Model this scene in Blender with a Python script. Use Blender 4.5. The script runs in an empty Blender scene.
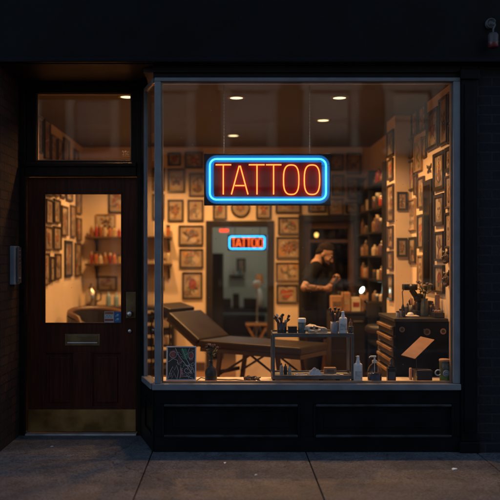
import bpy, bmesh, math, random
from mathutils import Vector, Matrix
R = math.radians
rng = random.Random(7)
S = bpy.context.scene
C = S.collection

# ------------------------------------------------------------------ camera
CAMD, CAMZ, FPX, VX, VY = 6.2, 1.55, 775.0, 230.0, 258.0      # distance to the shop front, eye height, focal length in photo pixels, vanishing point
cd = bpy.data.cameras.new('camera'); cam = bpy.data.objects.new('camera', cd); C.objects.link(cam)
cam.location = (0, -CAMD, CAMZ); cam.rotation_euler = (R(90), 0, 0)
cd.sensor_width = 36; cd.lens = FPX / 500 * 36
cd.shift_x = (250 - VX) / 500; cd.shift_y = (VY - 250) / 500
cd.clip_start = .05; cd.clip_end = 600
cd.dof.use_dof = True; cd.dof.focus_distance = 6.35; cd.dof.aperture_fstop = .95
S.camera = cam
# ------------------------------------------------------------------ world, sun, exposure
W = bpy.data.worlds.new('World'); S.world = W; W.use_nodes = True
nt = W.node_tree; nt.nodes.clear()
sky = nt.nodes.new('ShaderNodeTexSky'); sky.sky_type = 'NISHITA'; sky.sun_disc = False
SUN_EL, SUN_AZ = R(25.0), R(20)
sky.sun_elevation = SUN_EL; sky.sun_rotation = SUN_AZ; sky.ozone_density = 1.3; sky.dust_density = 2.0; sky.air_density = .9
bg = nt.nodes.new('ShaderNodeBackground'); bg.inputs['Strength'].default_value = .15
wo = nt.nodes.new('ShaderNodeOutputWorld')
nt.links.new(sky.outputs[0], bg.inputs[0]); nt.links.new(bg.outputs[0], wo.inputs[0])
sd = bpy.data.lights.new('sun', 'SUN'); sd.energy = .03; sd.angle = R(12); sd.color = (1, .82, .66)
so = bpy.data.objects.new('sun', sd); C.objects.link(so); so.location = (0, 30, 20)
so.rotation_euler = (R(90) - SUN_EL, 0, R(180) - SUN_AZ)          # low, behind the shop: the street front is in shade
vs = S.view_settings; vs.view_transform = 'Standard'; vs.look = 'None'; vs.gamma = 1; vs.exposure = .8; vs.use_curve_mapping = False
S.render.engine = 'CYCLES'
cy = S.cycles; cy.use_denoising = True; cy.max_bounces = 8; cy.diffuse_bounces = 4; cy.glossy_bounces = 3
cy.transparent_max_bounces = 24; cy.transmission_bounces = 6; cy.sample_clamp_indirect = 4; cy.caustics_reflective = False; cy.caustics_refractive = False

# ------------------------------------------------------------------ helpers
def PX(px, d): return (px - VX) * (CAMD + d) / FPX
def PZ(py, d): return CAMZ - (py - VY) * (CAMD + d) / FPX

def tag(o, label=None, cat=None, group=None, kind=None):
    for k, v in (('label', label), ('category', cat), ('group', group), ('kind', kind)):
        if v: o[k] = v
    return o
def thing(name, label, cat, loc=(0, 0, 0), rz=0, group=None):
    o = bpy.data.objects.new(name, None); C.objects.link(o); o.empty_display_size = .1
    o.location = loc; o.rotation_euler = (0, 0, rz)
    return tag(o, label, cat, group)
def root_loc(p):
    v = Vector((0, 0, 0))
    while p is not None: v += Vector(p.location); p = p.parent
    return v

class MB:
    """collects shapes, builds ONE mesh object"""
    def __init__(s): s.v = []; s.f = []; s.mi = 0
    def add(s, verts, faces, smooth=False):
        b = len(s.v); s.v += [Vector(p) for p in verts]
        s.f += [([b + i for i in f], s.mi, smooth) for f in faces]; return s
    def m(s, i): s.mi = i; return s
    def box(s, x0, x1, y0, y1, z0, z1, bev=0, M=None):
        x0, x1 = min(x0, x1), max(x0, x1); y0, y1 = min(y0, y1), max(y0, y1); z0, z1 = min(z0, z1), max(z0, z1)
        V = [(x0, y0, z0), (x1, y0, z0), (x1, y1, z0), (x0, y1, z0), (x0, y0, z1), (x1, y0, z1), (x1, y1, z1), (x0, y1, z1)]
        F = [(3, 2, 1, 0), (4, 5, 6, 7), (0, 1, 5, 4), (1, 2, 6, 5), (2, 3, 7, 6), (3, 0, 4, 7)]
        if bev > 0:
            bm = bmesh.new(); vs_ = [bm.verts.new(p) for p in V]
            for f in F: bm.faces.new([vs_[i] for i in f])
            bmesh.ops.bevel(bm, geom=bm.edges[:], offset=min(bev, .45 * min(x1 - x0, y1 - y0, z1 - z0)), segments=2, affect='EDGES', profile=.6)
            bm.verts.index_update(); V = [v.co.copy() for v in bm.verts]; F = [[v.index for v in f.verts] for f in bm.faces]; bm.free()
        if M is not None: V = [M @ Vector(p) for p in V]
        return s.add(V, F)
    def cyl(s, a, b, r, n=12, r2=None, smooth=True):
        return s.tube([a, b], [r, r if r2 is None else r2], n, smooth=smooth)
    def tube(s, pts, r, n=8, closed=False, smooth=True):
        pts = [Vector(p) for p in pts]; N = len(pts)
        rs = r if isinstance(r, (list, tuple)) else [r] * N
        V = []; F = []; up = None
        for i in range(N):
            if closed: t = pts[(i + 1) % N] - pts[i - 1]
            else: t = pts[min(i + 1, N - 1)] - pts[max(i - 1, 0)]
            t = t.normalized() if t.length > 1e-9 else Vector((0, 0, 1))
            if up is None: up = t.orthogonal().normalized()
            up = up - t * up.dot(t)
            up = up.normalized() if up.length > 1e-6 else t.orthogonal().normalized()
            sd_ = t.cross(up)
            V += [pts[i] + (up * math.cos(2 * math.pi * k / n) + sd_ * math.sin(2 * math.pi * k / n)) * rs[i] for k in range(n)]
        for i in range(N if closed else N - 1):
            a, b = i * n, ((i + 1) % N) * n
            F += [(a + k, a + (k + 1) % n, b + (k + 1) % n, b + k) for k in range(n)]
        s.add(V, F, smooth)
        if not closed: s.add(V[:n], [list(range(n))[::-1]]); s.add(V[-n:], [list(range(n))])
        return s
    def lathe(s, prof, c=(0, 0, 0), n=18, smooth=True, M=None, sq=None):
        V = []; F = []; c = Vector(c)
        for r, z in prof:
            for k in range(n):
                a = 2 * math.pi * k / n; V.append(Vector((r * math.cos(a) * (sq or 1), r * math.sin(a), z)))
        if M is not None: V = [M @ p for p in V]
        V = [p + c for p in V]
        for i in range(len(prof) - 1):
            F += [(i * n + k, i * n + (k + 1) % n, (i + 1) * n + (k + 1) % n, (i + 1) * n + k) for k in range(n)]
        s.add(V, F, smooth)
        if prof[0][0] > 1e-4: s.add(V[:n], [list(range(n))[::-1]])
        if prof[-1][0] > 1e-4: s.add(V[-n:], [list(range(n))])
        return s
    def prism(s, poly, o, u, v, w):
        o, u, v, w = map(Vector, (o, u, v, w)); n = len(poly)
        A = [o + u * p[0] + v * p[1] for p in poly]; B = [p + w for p in A]
        s.add(A + B, [list(range(n))[::-1], list(range(n, 2 * n))] + [(k, (k + 1) % n, n + (k + 1) % n, n + k) for k in range(n)])
        return s
    def ell(s, c, r, M=None, n=16, h=10):
        if not isinstance(r, (tuple, list)): r = (r, r, r)
        c = Vector(c); V = [Vector((0, 0, -1))]; F = []
        for i in range(1, h):
            a = math.pi * i / h - math.pi / 2
            V += [Vector((math.cos(a) * math.cos(2 * math.pi * k / n), math.cos(a) * math.sin(2 * math.pi * k / n), math.sin(a))) for k in range(n)]
        V.append(Vector((0, 0, 1))); L = len(V) - 1
        F += [(0, 1 + (k + 1) % n, 1 + k) for k in range(n)]
        for i in range(h - 2):
            a, b = 1 + i * n, 1 + (i + 1) * n
            F += [(a + k, a + (k + 1) % n, b + (k + 1) % n, b + k) for k in range(n)]
        F += [(L, 1 + (h - 2) * n + k, 1 + (h - 2) * n + (k + 1) % n) for k in range(n)]
        V = [Vector((p.x * r[0], p.y * r[1], p.z * r[2])) for p in V]
        if M is not None: V = [M @ p for p in V]
        return s.add([p + c for p in V], F, True)
    def cap(s, a, b, r1, r2=None, n=12):          # tapered limb with round ends
        r2 = r1 if r2 is None else r2
        s.tube([a, b], [r1, r2], n); s.ell(a, r1, n=n, h=8); s.ell(b, r2, n=n, h=8); return s
    def poly(s, pts): return s.add(pts, [list(range(len(pts)))])
    def build(s, name, mats, parent=None, local=False, recalc=True):
        if not isinstance(mats, (list, tuple)): mats = [mats]
        off = Vector((0, 0, 0)); loc = Vector((0, 0, 0))
        if parent is None:
            if not local:
                xs = [p.x for p in s.v]; ys = [p.y for p in s.v]; zs = [p.z for p in s.v]
                loc = Vector(((min(xs) + max(xs)) / 2, (min(ys) + max(ys)) / 2, min(zs))); off = loc
        elif not local: off = root_loc(parent)
        me = bpy.data.meshes.new(name)
        me.from_pydata([tuple(p - off) for p in s.v], [], [f[0] for f in s.f])
        for m_ in mats: me.materials.append(m_)
        for p, f in zip(me.polygons, s.f): p.material_index = f[1]; p.use_smooth = f[2]
        if recalc:
            bm = bmesh.new(); bm.from_mesh(me); bmesh.ops.recalc_face_normals(bm, faces=bm.faces[:]); bm.to_mesh(me); bm.free()
        o = bpy.data.objects.new(name, me); C.objects.link(o); o.location = loc
        if parent is not None: o.parent = parent
        return o
def struct(name, mb, mats, parent=None): return tag(mb.build(name, mats), kind='structure')
def solid(name, mb, mats, label, cat, group=None): return tag(mb.build(name, mats), label, cat, group)

def remesh(mb, name, mats, parent, voxel=.008, smooth=3, local=False, cut=None):
    """fuse the collected shapes into one continuous skin"""
    t = mb.build('tmp', mats, None, local=True)
    md = t.modifiers.new('r', 'REMESH'); md.mode = 'VOXEL'; md.voxel_size = voxel; md.use_smooth_shade = True
    if smooth:
        sm = t.modifiers.new('s', 'SMOOTH'); sm.factor = .5; sm.iterations = smooth
    cobj = None
    if cut is not None:
        cobj = cut.build('cut', mats, None, local=True)
        bo = t.modifiers.new('b', 'BOOLEAN'); bo.operation = 'DIFFERENCE'; bo.solver = 'EXACT'; bo.object = cobj
    dg = bpy.context.evaluated_depsgraph_get(); dg.update()
    me = bpy.data.meshes.new_from_object(t.evaluated_get(dg)); me.name = name
    bpy.data.objects.remove(t)
    if cobj: bpy.data.objects.remove(cobj)
    me.materials.clear()
    for m_ in mats: me.materials.append(m_)
    off = root_loc(parent) if (parent is not None and not local) else Vector((0, 0, 0))
    for v in me.vertices: v.co -= off
    for p in me.polygons: p.use_smooth = True; p.material_index = 0
    o = bpy.data.objects.new(name, me); C.objects.link(o)
    if parent is not None: o.parent = parent
    return o

def ribbon(pts, w):
    L_, Rr = [], []
    for i, p in enumerate(pts):
        a, b = pts[max(i - 1, 0)], pts[min(i + 1, len(pts) - 1)]
        dx, dy = b[0] - a[0], b[1] - a[1]; l = math.hypot(dx, dy) or 1
        ww = w[i] if isinstance(w, list) else w
        L_.append((p[0] - dy / l * ww, p[1] + dx / l * ww)); Rr.append((p[0] + dy / l * ww, p[1] - dx / l * ww))
    return [[L_[i], L_[i + 1], Rr[i + 1], Rr[i]] for i in range(len(pts) - 1)]
# ------------------------------------------------------------------ materials
MATS = {}
def new_mat(name):
    m = bpy.data.materials.new(name); m.use_nodes = True; n = m.node_tree
    return m, n, n.nodes['Principled BSDF']
def mat(name, col, rough=.5, metal=0, var=.18, scale=7, bump=.0, bscale=60, coat=0, spec=.5, col2=None, detail=5, rvar=.12):
    if name in MATS: return MATS[name]
    m, n, b = new_mat(name); L = n.links
    tc = n.nodes.new('ShaderNodeTexCoord'); nz = n.nodes.new('ShaderNodeTexNoise'); nz.inputs['Scale'].default_value = scale; nz.inputs['Detail'].default_value = detail
    L.new(tc.outputs['Object'], nz.inputs['Vector'])
    mx = n.nodes.new('ShaderNodeMix'); mx.data_type = 'RGBA'
    c1 = [c * (1 - var) for c in col]; c2 = col2 or [min(1, c * (1 + var)) for c in col]
    mx.inputs['A'].default_value = (*c1, 1); mx.inputs['B'].default_value = (*c2, 1)
    mr = n.nodes.new('ShaderNodeMapRange'); mr.inputs[1].default_value = .35; mr.inputs[2].default_value = .65
    L.new(nz.outputs[0], mr.inputs[0]); L.new(mr.outputs[0], mx.inputs['Factor']); L.new(mx.outputs['Result'], b.inputs['Base Color'])
    r2 = n.nodes.new('ShaderNodeMapRange'); r2.inputs[3].default_value = max(.02, rough - rvar); r2.inputs[4].default_value = min(1, rough + rvar)
    L.new(nz.outputs[0], r2.inputs[0]); L.new(r2.outputs[0], b.inputs['Roughness'])
    b.inputs['Metallic'].default_value = metal; b.inputs['Coat Weight'].default_value = coat; b.inputs['Coat Roughness'].default_value = .06
    b.inputs['Specular IOR Level'].default_value = spec
    if bump:
        n2 = n.nodes.new('ShaderNodeTexNoise'); n2.inputs['Scale'].default_value = bscale; n2.inputs['Detail'].default_value = 4
        bp = n.nodes.new('ShaderNodeBump'); bp.inputs['Strength'].default_value = bump; bp.inputs['Distance'].default_value = .01
        L.new(tc.outputs['Object'], n2.inputs['Vector']); L.new(n2.outputs[0], bp.inputs['Height']); L.new(bp.outputs[0], b.inputs['Normal'])
    MATS[name] = m; return m
def emit(name, col, strength):
    if name in MATS: return MATS[name]
    m = bpy.data.materials.new(name); m.use_nodes = True; n = m.node_tree; n.nodes.clear()
    e = n.nodes.new('ShaderNodeEmission'); e.inputs[0].default_value = (*col, 1); e.inputs[1].default_value = strength
    o = n.nodes.new('ShaderNodeOutputMaterial'); n.links.new(e.outputs[0], o.inputs[0]); MATS[name] = m; return m
def glass(name, tint=(.93, .93, .92), ior=1.5, dust=.0, rough=0.0, boost=1.0):
    if name in MATS: return MATS[name]
    m = bpy.data.materials.new(name); m.use_nodes = True; n = m.node_tree; n.nodes.clear(); L = n.links
    t = n.nodes.new('ShaderNodeBsdfTransparent'); t.inputs[0].default_value = (*tint, 1)
    g = n.nodes.new('ShaderNodeBsdfGlossy'); g.inputs['Roughness'].default_value = rough
    fr = n.nodes.new('ShaderNodeFresnel'); fr.inputs[0].default_value = ior
    ge = n.nodes.new('ShaderNodeNewGeometry'); pw = n.nodes.new('ShaderNodeMapRange'); pw.inputs[3].default_value = ior; pw.inputs[4].default_value = 1 / ior   # the same pane seen from its back face
    L.new(ge.outputs['Backfacing'], pw.inputs[0]); L.new(pw.outputs[0], fr.inputs[0])
    mx = n.nodes.new('ShaderNodeMixShader'); L.new(fr.outputs[0], mx.inputs[0]); L.new(t.outputs[0], mx.inputs[1]); L.new(g.outputs[0], mx.inputs[2])
    out = n.nodes.new('ShaderNodeOutputMaterial'); last = mx
    if dust:
        tc = n.nodes.new('ShaderNodeTexCoord'); vo = n.nodes.new('ShaderNodeTexVoronoi'); vo.inputs['Scale'].default_value = 11
        nz = n.nodes.new('ShaderNodeTexNoise'); nz.inputs['Scale'].default_value = 3.2; nz.inputs['Detail'].default_value = 6
        L.new(tc.outputs['Object'], vo.inputs['Vector']); L.new(tc.outputs['Object'], nz.inputs['Vector'])
        lt = n.nodes.new('ShaderNodeMapRange'); lt.inputs[1].default_value = .05; lt.inputs[2].default_value = .02; lt.inputs[3].default_value = 0; lt.inputs[4].default_value = .5
        L.new(vo.outputs['Distance'], lt.inputs[0])
        sm = n.nodes.new('ShaderNodeMapRange'); sm.inputs[1].default_value = .45; sm.inputs[2].default_value = .8; sm.inputs[3].default_value = 0; sm.inputs[4].default_value = dust
        L.new(nz.outputs[0], sm.inputs[0])
        ad = n.nodes.new('ShaderNodeMath'); ad.operation = 'ADD'; L.new(lt.outputs[0], ad.inputs[0]); L.new(sm.outputs[0], ad.inputs[1])
        df = n.nodes.new('ShaderNodeBsdfDiffuse'); df.inputs[0].default_value = (.55, .53, .5, 1)
        m2 = n.nodes.new('ShaderNodeMixShader'); L.new(ad.outputs[0], m2.inputs[0]); L.new(mx.outputs[0], m2.inputs[1]); L.new(df.outputs[0], m2.inputs[2]); last = m2
    L.new(last.outputs[0], out.inputs[0]); MATS[name] = m; return m

def brick_mat(name, c1, c2, mortar, scale=1.0):
    m, n, b = new_mat(name); L = n.links
    tc = n.nodes.new('ShaderNodeTexCoord'); sp = n.nodes.new('ShaderNodeSeparateXYZ'); cb = n.nodes.new('ShaderNodeCombineXYZ'); ad = n.nodes.new('ShaderNodeMath')
    L.new(tc.outputs['Object'], sp.inputs[0]); L.new(sp.outputs['X'], ad.inputs[0]); L.new(sp.outputs['Y'], ad.inputs[1]); L.new(ad.outputs[0], cb.inputs['X']); L.new(sp.outputs['Z'], cb.inputs['Y'])
    br = n.nodes.new('ShaderNodeTexBrick'); br.inputs['Scale'].default_value = scale; br.inputs['Brick Width'].default_value = .215; br.inputs['Row Height'].default_value = .075; br.inputs['Mortar Size'].default_value = .006
    br.inputs['Color1'].default_value = (*c1, 1); br.inputs['Color2'].default_value = (*c2, 1); br.inputs['Mortar'].default_value = (*mortar, 1)
    L.new(cb.outputs[0], br.inputs['Vector']); L.new(br.outputs['Color'], b.inputs['Base Color'])
    nz = n.nodes.new('ShaderNodeTexNoise'); nz.inputs['Scale'].default_value = 40; L.new(tc.outputs['Object'], nz.inputs['Vector'])
    mt = n.nodes.new('ShaderNodeMath'); mt.operation = 'MULTIPLY_ADD'; mt.inputs[1].default_value = -1.0; L.new(br.outputs['Fac'], mt.inputs[0])
    m3 = n.nodes.new('ShaderNodeMath'); m3.operation = 'MULTIPLY'; m3.inputs[1].default_value = .5; L.new(nz.outputs[0], m3.inputs[0]); L.new(m3.outputs[0], mt.inputs[2])
    bp = n.nodes.new('ShaderNodeBump'); bp.inputs['Distance'].default_value = .012; bp.inputs['Strength'].default_value = .8; L.new(mt.outputs[0], bp.inputs['Height']); L.new(bp.outputs[0], b.inputs['Normal'])
    b.inputs['Roughness'].default_value = .75; b.inputs['Specular IOR Level'].default_value = .2; return m

def concrete_mat():
    m, n, b = new_mat('sidewalk concrete'); L = n.links
    tc = n.nodes.new('ShaderNodeTexCoord')
    def noise(s, d=6):
        z = n.nodes.new('ShaderNodeTexNoise'); z.inputs['Scale'].default_value = s; z.inputs['Detail'].default_value = d; L.new(tc.outputs['Object'], z.inputs['Vector']); return z
    a, f, g, st = noise(1.3), noise(14, 10), noise(75, 5), noise(3.1, 8)
    r = n.nodes.new('ShaderNodeValToRGB'); r.color_ramp.elements[0].position = .33; r.color_ramp.elements[0].color = (.022, .022, .022, 1)
    r.color_ramp.elements[1].position = .68; r.color_ramp.elements[1].color = (.150, .154, .158, 1)
    mx = n.nodes.new('ShaderNodeMath'); mx.operation = 'MULTIPLY_ADD'; mx.inputs[1].default_value = .06; L.new(a.outputs[0], mx.inputs[0])
    m2 = n.nodes.new('ShaderNodeMath'); m2.operation = 'MULTIPLY_ADD'; m2.inputs[1].default_value = .22; L.new(f.outputs[0], m2.inputs[0])
    m3 = n.nodes.new('ShaderNodeMath'); m3.operation = 'MULTIPLY'; m3.inputs[1].default_value = .75; L.new(g.outputs[0], m3.inputs[0])
    L.new(m3.outputs[0], m2.inputs[2]); L.new(m2.outputs[0], mx.inputs[2]); L.new(mx.outputs[0], r.inputs[0])
    # dark gum spots and stains with shapes of their own
    vo = n.nodes.new('ShaderNodeTexVoronoi'); vo.inputs['Scale'].default_value = 4.5; L.new(tc.outputs['Object'], vo.inputs['Vector'])
    vr = n.nodes.new('ShaderNodeMapRange'); vr.inputs[1].default_value = .07; vr.inputs[2].default_value = .10; vr.inputs[3].default_value = .45; vr.inputs[4].default_value = 1; L.new(vo.outputs['Distance'], vr.inputs[0])
    sr = n.nodes.new('ShaderNodeMapRange'); sr.inputs[1].default_value = .40; sr.inputs[2].default_value = .56; sr.inputs[3].default_value = .72; sr.inputs[4].default_value = 1; L.new(st.outputs[0], sr.inputs[0])
    # hairline cracks
    cv = n.nodes.new('ShaderNodeTexVoronoi'); cv.feature = 'DISTANCE_TO_EDGE'; cv.inputs['Scale'].default_value = .75
    wv = n.nodes.new('ShaderNodeMix'); wv.data_type = 'RGBA'; wv.inputs['Factor'].default_value = .12; L.new(tc.outputs['Object'], wv.inputs['A']); L.new(f.outputs['Color'], wv.inputs['B']); L.new(wv.outputs['Result'], cv.inputs['Vector'])
    cr = n.nodes.new('ShaderNodeMapRange'); cr.inputs[1].default_value = .001; cr.inputs[2].default_value = .006; cr.inputs[3].default_value = .35; cr.inputs[4].default_value = 1; L.new(cv.outputs['Distance'], cr.inputs[0])
    cm = n.nodes.new('ShaderNodeMath'); cm.operation = 'MAXIMUM'; L.new(cr.outputs[0], cm.inputs[0])
    ck = n.nodes.new('ShaderNodeMapRange'); ck.inputs[1].default_value = .50; ck.inputs[2].default_value = .56; ck.inputs[3].default_value = 1; ck.inputs[4].default_value = .2; L.new(a.outputs[0], ck.inputs[0]); L.new(ck.outputs[0], cm.inputs[1])
    vm_ = n.nodes.new('ShaderNodeMath'); vm_.operation = 'MULTIPLY'; L.new(vr.outputs[0], vm_.inputs[0]); L.new(cm.outputs[0], vm_.inputs[1]); vr = vm_
    mm = n.nodes.new('ShaderNodeMath'); mm.operation = 'MULTIPLY'; L.new(vr.outputs[0], mm.inputs[0]); L.new(sr.outputs[0], mm.inputs[1])
    mc = n.nodes.new('ShaderNodeMix'); mc.data_type = 'RGBA'; mc.blend_type = 'MULTIPLY'; mc.inputs['Factor'].default_value = 1
    L.new(r.outputs[0], mc.inputs['A']); L.new(mm.outputs[0], mc.inputs['B']); L.new(mc.outputs['Result'], b.inputs['Base Color'])
    bp = n.nodes.new('ShaderNodeBump'); bp.inputs['Strength'].default_value = .7; bp.inputs['Distance'].default_value = .010; L.new(mx.outputs[0], bp.inputs['Height']); L.new(bp.outputs[0], b.inputs['Normal'])
    rr = n.nodes.new('ShaderNodeMapRange'); rr.inputs[3].default_value = .5; rr.inputs[4].default_value = .85; L.new(f.outputs[0], rr.inputs[0]); L.new(rr.outputs[0], b.inputs['Roughness'])
    return m
def wood_mat(name, c1, c2, rough=.4, axis='Z', sc=3.0, coat=0, spec=.5):
    m, n, b = new_mat(name); L = n.links
    tc = n.nodes.new('ShaderNodeTexCoord'); mp = n.nodes.new('ShaderNodeMapping')
    mp.inputs['Scale'].default_value = {'Z': (14, 14, .9), 'X': (.9, 14, 14), 'Y': (14, .9, 14)}[axis]
    nz = n.nodes.new('ShaderNodeTexNoise'); nz.inputs['Scale'].default_value = sc; nz.inputs['Detail'].default_value = 8; nz.inputs['Distortion'].default_value = .6
    L.new(tc.outputs['Object'], mp.inputs[0]); L.new(mp.outputs[0], nz.inputs['Vector'])
    r = n.nodes.new('ShaderNodeValToRGB'); r.color_ramp.elements[0].position = .35; r.color_ramp.elements[0].color = (*c1, 1); r.color_ramp.elements[1].position = .68; r.color_ramp.elements[1].color = (*c2, 1)
    L.new(nz.outputs[0], r.inputs[0]); L.new(r.outputs[0], b.inputs['Base Color'])
    bp = n.nodes.new('ShaderNodeBump'); bp.inputs['Strength'].default_value = .15; bp.inputs['Distance'].default_value = .003; L.new(nz.outputs[0], bp.inputs['Height']); L.new(bp.outputs[0], b.inputs['Normal'])
    b.inputs['Roughness'].default_value = rough; b.inputs['Coat Weight'].default_value = coat; b.inputs['Specular IOR Level'].default_value = spec; return m

BLACKP = mat('black gloss paint', (.0028, .0043, .0056), .45, spec=.10, var=.25, scale=5, bump=.12, bscale=35)
MOULD_LIT = mat('worn black moulding paint', (.017, .021, .025), .35, var=.6, scale=9, bump=.15, bscale=30, spec=.4)  # paler than the facade black: highlights of the horizontal mouldings put into the colour
BLACKT = mat('black satin timber', (.007, .0075, .009), .5, spec=.15, var=.3, scale=4, bump=.1, bscale=30)
ALU = mat('grey painted window frame', (.15, .168, .185), .45, var=.12, scale=9, bump=.05)
SIDEP = mat('charcoal siding paint', (.007, .009, .0125), .55, spec=.16, var=.3, scale=6, bump=.1, bscale=50)
BRICK = brick_mat('dark painted brick', (.022, .013, .011), (.040, .021, .015), (.012, .010, .010))
BRICKF = brick_mat('brown brick', (.07, .04, .03), (.10, .055, .04), (.11, .10, .09))
CONC = concrete_mat()
ASPH = mat('asphalt', (.05, .05, .052), .85, var=.3, scale=3, bump=.5, bscale=160)
STONE = mat('pale stone trim', (.27, .255, .23), .8, var=.15, scale=3, bump=.2)
DOORW = wood_mat('dark brown door timber', (.034, .0095, .005), (.075, .021, .0095), .42, spec=.2)
BRASS = mat('tarnished brass', (.30, .20, .075), .42, 1, var=.35, scale=6, bump=.05)
STEEL = mat('brushed steel', (.55, .54, .52), .32, 1, var=.15)
ABRASS = mat('aged brass', (.20, .155, .085), .4, 1, var=.3)
WALLC = mat('cream wall paint', (.70, .56, .42), .75, var=.05, scale=2.2, bump=.08, bscale=90)
CEILC = mat('dark brown ceiling paint', (.06, .05, .044), .7, var=.12, scale=2)
FLOORW = wood_mat('warm floorboards', (.20, .10, .045), (.34, .18, .085), .4, 'X')
SHELFW = mat('off white shelf paint', (.68, .62, .56), .5, var=.1, scale=8, bump=.05)
GLASS = glass('window glass', dust=.022)
GLASSD = glass('door glass', dust=.02)
BLK = mat('black plastic', (.015, .015, .016), .38)
BLKM = mat('black enamelled steel', (.02, .02, .022), .35, .3)
RUB = mat('black rubber', (.02, .02, .02), .8)
VINYL = mat('dark brown vinyl', (.013, .009, .007), .40, spec=.28, var=.15, bump=.1, bscale=120)
VINYLB = mat('black vinyl', (.02, .018, .018), .4, bump=.1, bscale=120)
WOODT = wood_mat('tan varnished wood', (.28, .14, .06), (.45, .25, .11), .35, 'X', coat=.3)
WOODD = wood_mat('dark stained wood', (.05, .028, .016), (.09, .05, .03), .45, 'X')
CARTM = mat('blue grey steel', (.16, .175, .19), .4, .7, var=.25)
WHITEP = mat('white plastic', (.85, .86, .86), .35, var=.05)
IVORY = mat('ivory plastic', (.7, .62, .5), .45, var=.08)
BONE = mat('bone', (.62, .54, .43), .6, var=.25, scale=30, bump=.2, bscale=60)
CHROME = mat('chrome', (.55, .53, .5), .28, 1, var=.05, rvar=.05)
CARD = mat('tan card', (.42, .24, .14), .7, var=.12, scale=14)
PAPER = mat('aged paper', (.30, .225, .16), .5, var=.14, scale=9, coat=.55)
PAPERW = mat('cream paper', (.40, .32, .24), .5, var=.12, scale=9, coat=.55)
PAPERG = mat('grey paper', (.20, .165, .135), .5, var=.2, scale=12, coat=.55)
INK = mat('black ink', (.035, .03, .028), .5, coat=.55, var=.4, scale=25)
INKR = mat('red ink', (.32, .065, .035), .5, coat=.55, var=.25, scale=25)
INKO = mat('ochre ink', (.38, .20, .07), .5, coat=.55, var=.25, scale=25)
INKG = mat('green ink', (.10, .13, .085), .5, coat=.55, var=.25, scale=25)
INKB = mat('brown wash', (.16, .105, .075), .5, coat=.55, var=.35, scale=14)
FRB = mat('black frame wood', (.018, .015, .013), .35, bump=.05)
FRD = mat('dark walnut frame', (.06, .034, .02), .4, bump=.05)
FRL = mat('pale oak frame', (.32, .2, .11), .45)

# ================================================================== GROUND
g = MB()
g.poly([(-260, -420, -.16), (260, -420, -.16), (260, 260, -.16), (-260, 260, -.16)])
struct('ground', g, ASPH)
# sidewalk slabs (gaps are the joints), a step up from the road
sw = MB(); xs = [-14.9, -13.0, -11.1, -9.2, -7.3, -5.4, -3.5, -2.06, -.622, .606, 1.965, 3.4, 4.9, 6.4, 7.9, 9.4, 11]
ys = [-6.6, -5.2, -3.75, -2.25, -.16]
gp = .0042
for i in range(len(xs) - 1):
    for j in range(len(ys) - 1):
        left = xs[i + 1] < -.6
        y1 = ys[j + 1]
        if j == len(ys) - 2 and not left: y1 = .05          # right of the door the front slabs run to the bulkhead
        sw.box(xs[i] + gp, xs[i + 1] - gp, ys[j] + gp, y1 - gp, -.15, 0, .006)
    if xs[i + 1] < -.6: sw.box(xs[i] + gp, xs[i + 1] - gp, -.16 + gp, .05 if xs[i + 1] < -2.2 else .76, -.15, 0 + .001 * (i % 3), .006)
sw.box(-14.9, 11, -6.59, .75, -.155, -.03)
struct('sidewalk', sw, CONC)
kb = MB()
for i in range(13): kb.box(-15 + i * 2, -15 + i * 2 + 1.99, -6.82, -6.602, -.159, .0, .02)
struct('kerb', kb, STONE)
rd = MB(); rd.poly([(-200, -15.4, -.152), (200, -15.4, -.152), (200, -6.83, -.152), (-200, -6.83, -.152)]); struct('road', rd, ASPH)
fs = MB(); fs.box(-15, 15, -18.0, -15.4, -.155, -.01, .01); struct('far_sidewalk', fs, CONC)

# ================================================================== SHOP BUILDING
shop = thing('shop_building', 'black painted tattoo shop front with a brown wooden door and lit display window', 'shop', (0, 0, 0))
# fascia band with its thin drip moulding
fa = MB(); fa.box(-1.86, 2.9, -.07, .35, 3.105, 4.6); fa.box(-1.86, 2.9, -.07, .35, 4.62, 8.2)
fa.box(-1.86, 2.9, -.115, -.072, 3.09, 3.122, .006); fa.box(-1.86, 2.9, -.15, -.072, 4.55, 4.64, .01)
fa.build('fascia', BLACKP, shop)
sf = MB(); sf.box(-1.86, -.62, -.068, .70, 3.085, 3.104); sf.box(-.62, 2.9, -.068, .04, 3.085, 3.104); sf.build('soffit', BLACKT, shop)
hd = MB(); hd.box(-.615, 1.84, .0, .09, 2.994, 3.084, .004); hd.box(-.615, 1.84, -.02, -.001, 3.03, 3.084, .004); hd.build('window_header', BLACKT, shop)
# pilaster with plinth and cap
pl = MB(); pl.box(1.842, 1.972, -.03, .12, .09, 3.084, .006); pl.box(1.865, 1.95, -.042, -.031, .16, 2.93, .005)
pl.box(1.825, 1.985, -.055, .12, 0, .088, .008); pl.box(1.83, 1.982, -.05, -.031, 2.97, 3.05, .006); pl.build('pilaster', BLACKP, shop)
# bulkhead below the window: front with two framed panels, splayed return to the door
A0, A1, A2 = (-.605, 0), (-.722, .41), (-.785, .62)
bk = MB(); bk.box(-.603, 1.841, .012, .06, 0, .495)
def rail(x0, x1, z0, z1): bk.box(x0, x1, -.012, .011, z0, z1, .003)
rail(-.603, 1.841, .0, .118); rail(-.603, 1.841, .385, .495)
for a, b in ((-.603, -.545), (.56, .665), (1.785, 1.841)): rail(a, b, .1185, .3845)
for a, b in ((-.545, .56), (.665, 1.785)):
    for q_ in ((a + .019, b - .019, -.030, .012, .119, .140, .007), (a + .019, b - .019, -.030, .012, .364, .384, .007), (a + .001, a + .018, -.022, .011, .119, .384, .005), (b - .018, b - .001, -.022, .011, .119, .384, .005)):
        MB().box(*q_).build('panel_moulding', MOULD_LIT if q_[1] - q_[0] > .1 else BLACKP, shop)
    bk.box(a + .09, b - .09, .002, .012, .19, .315, .006)
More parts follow.
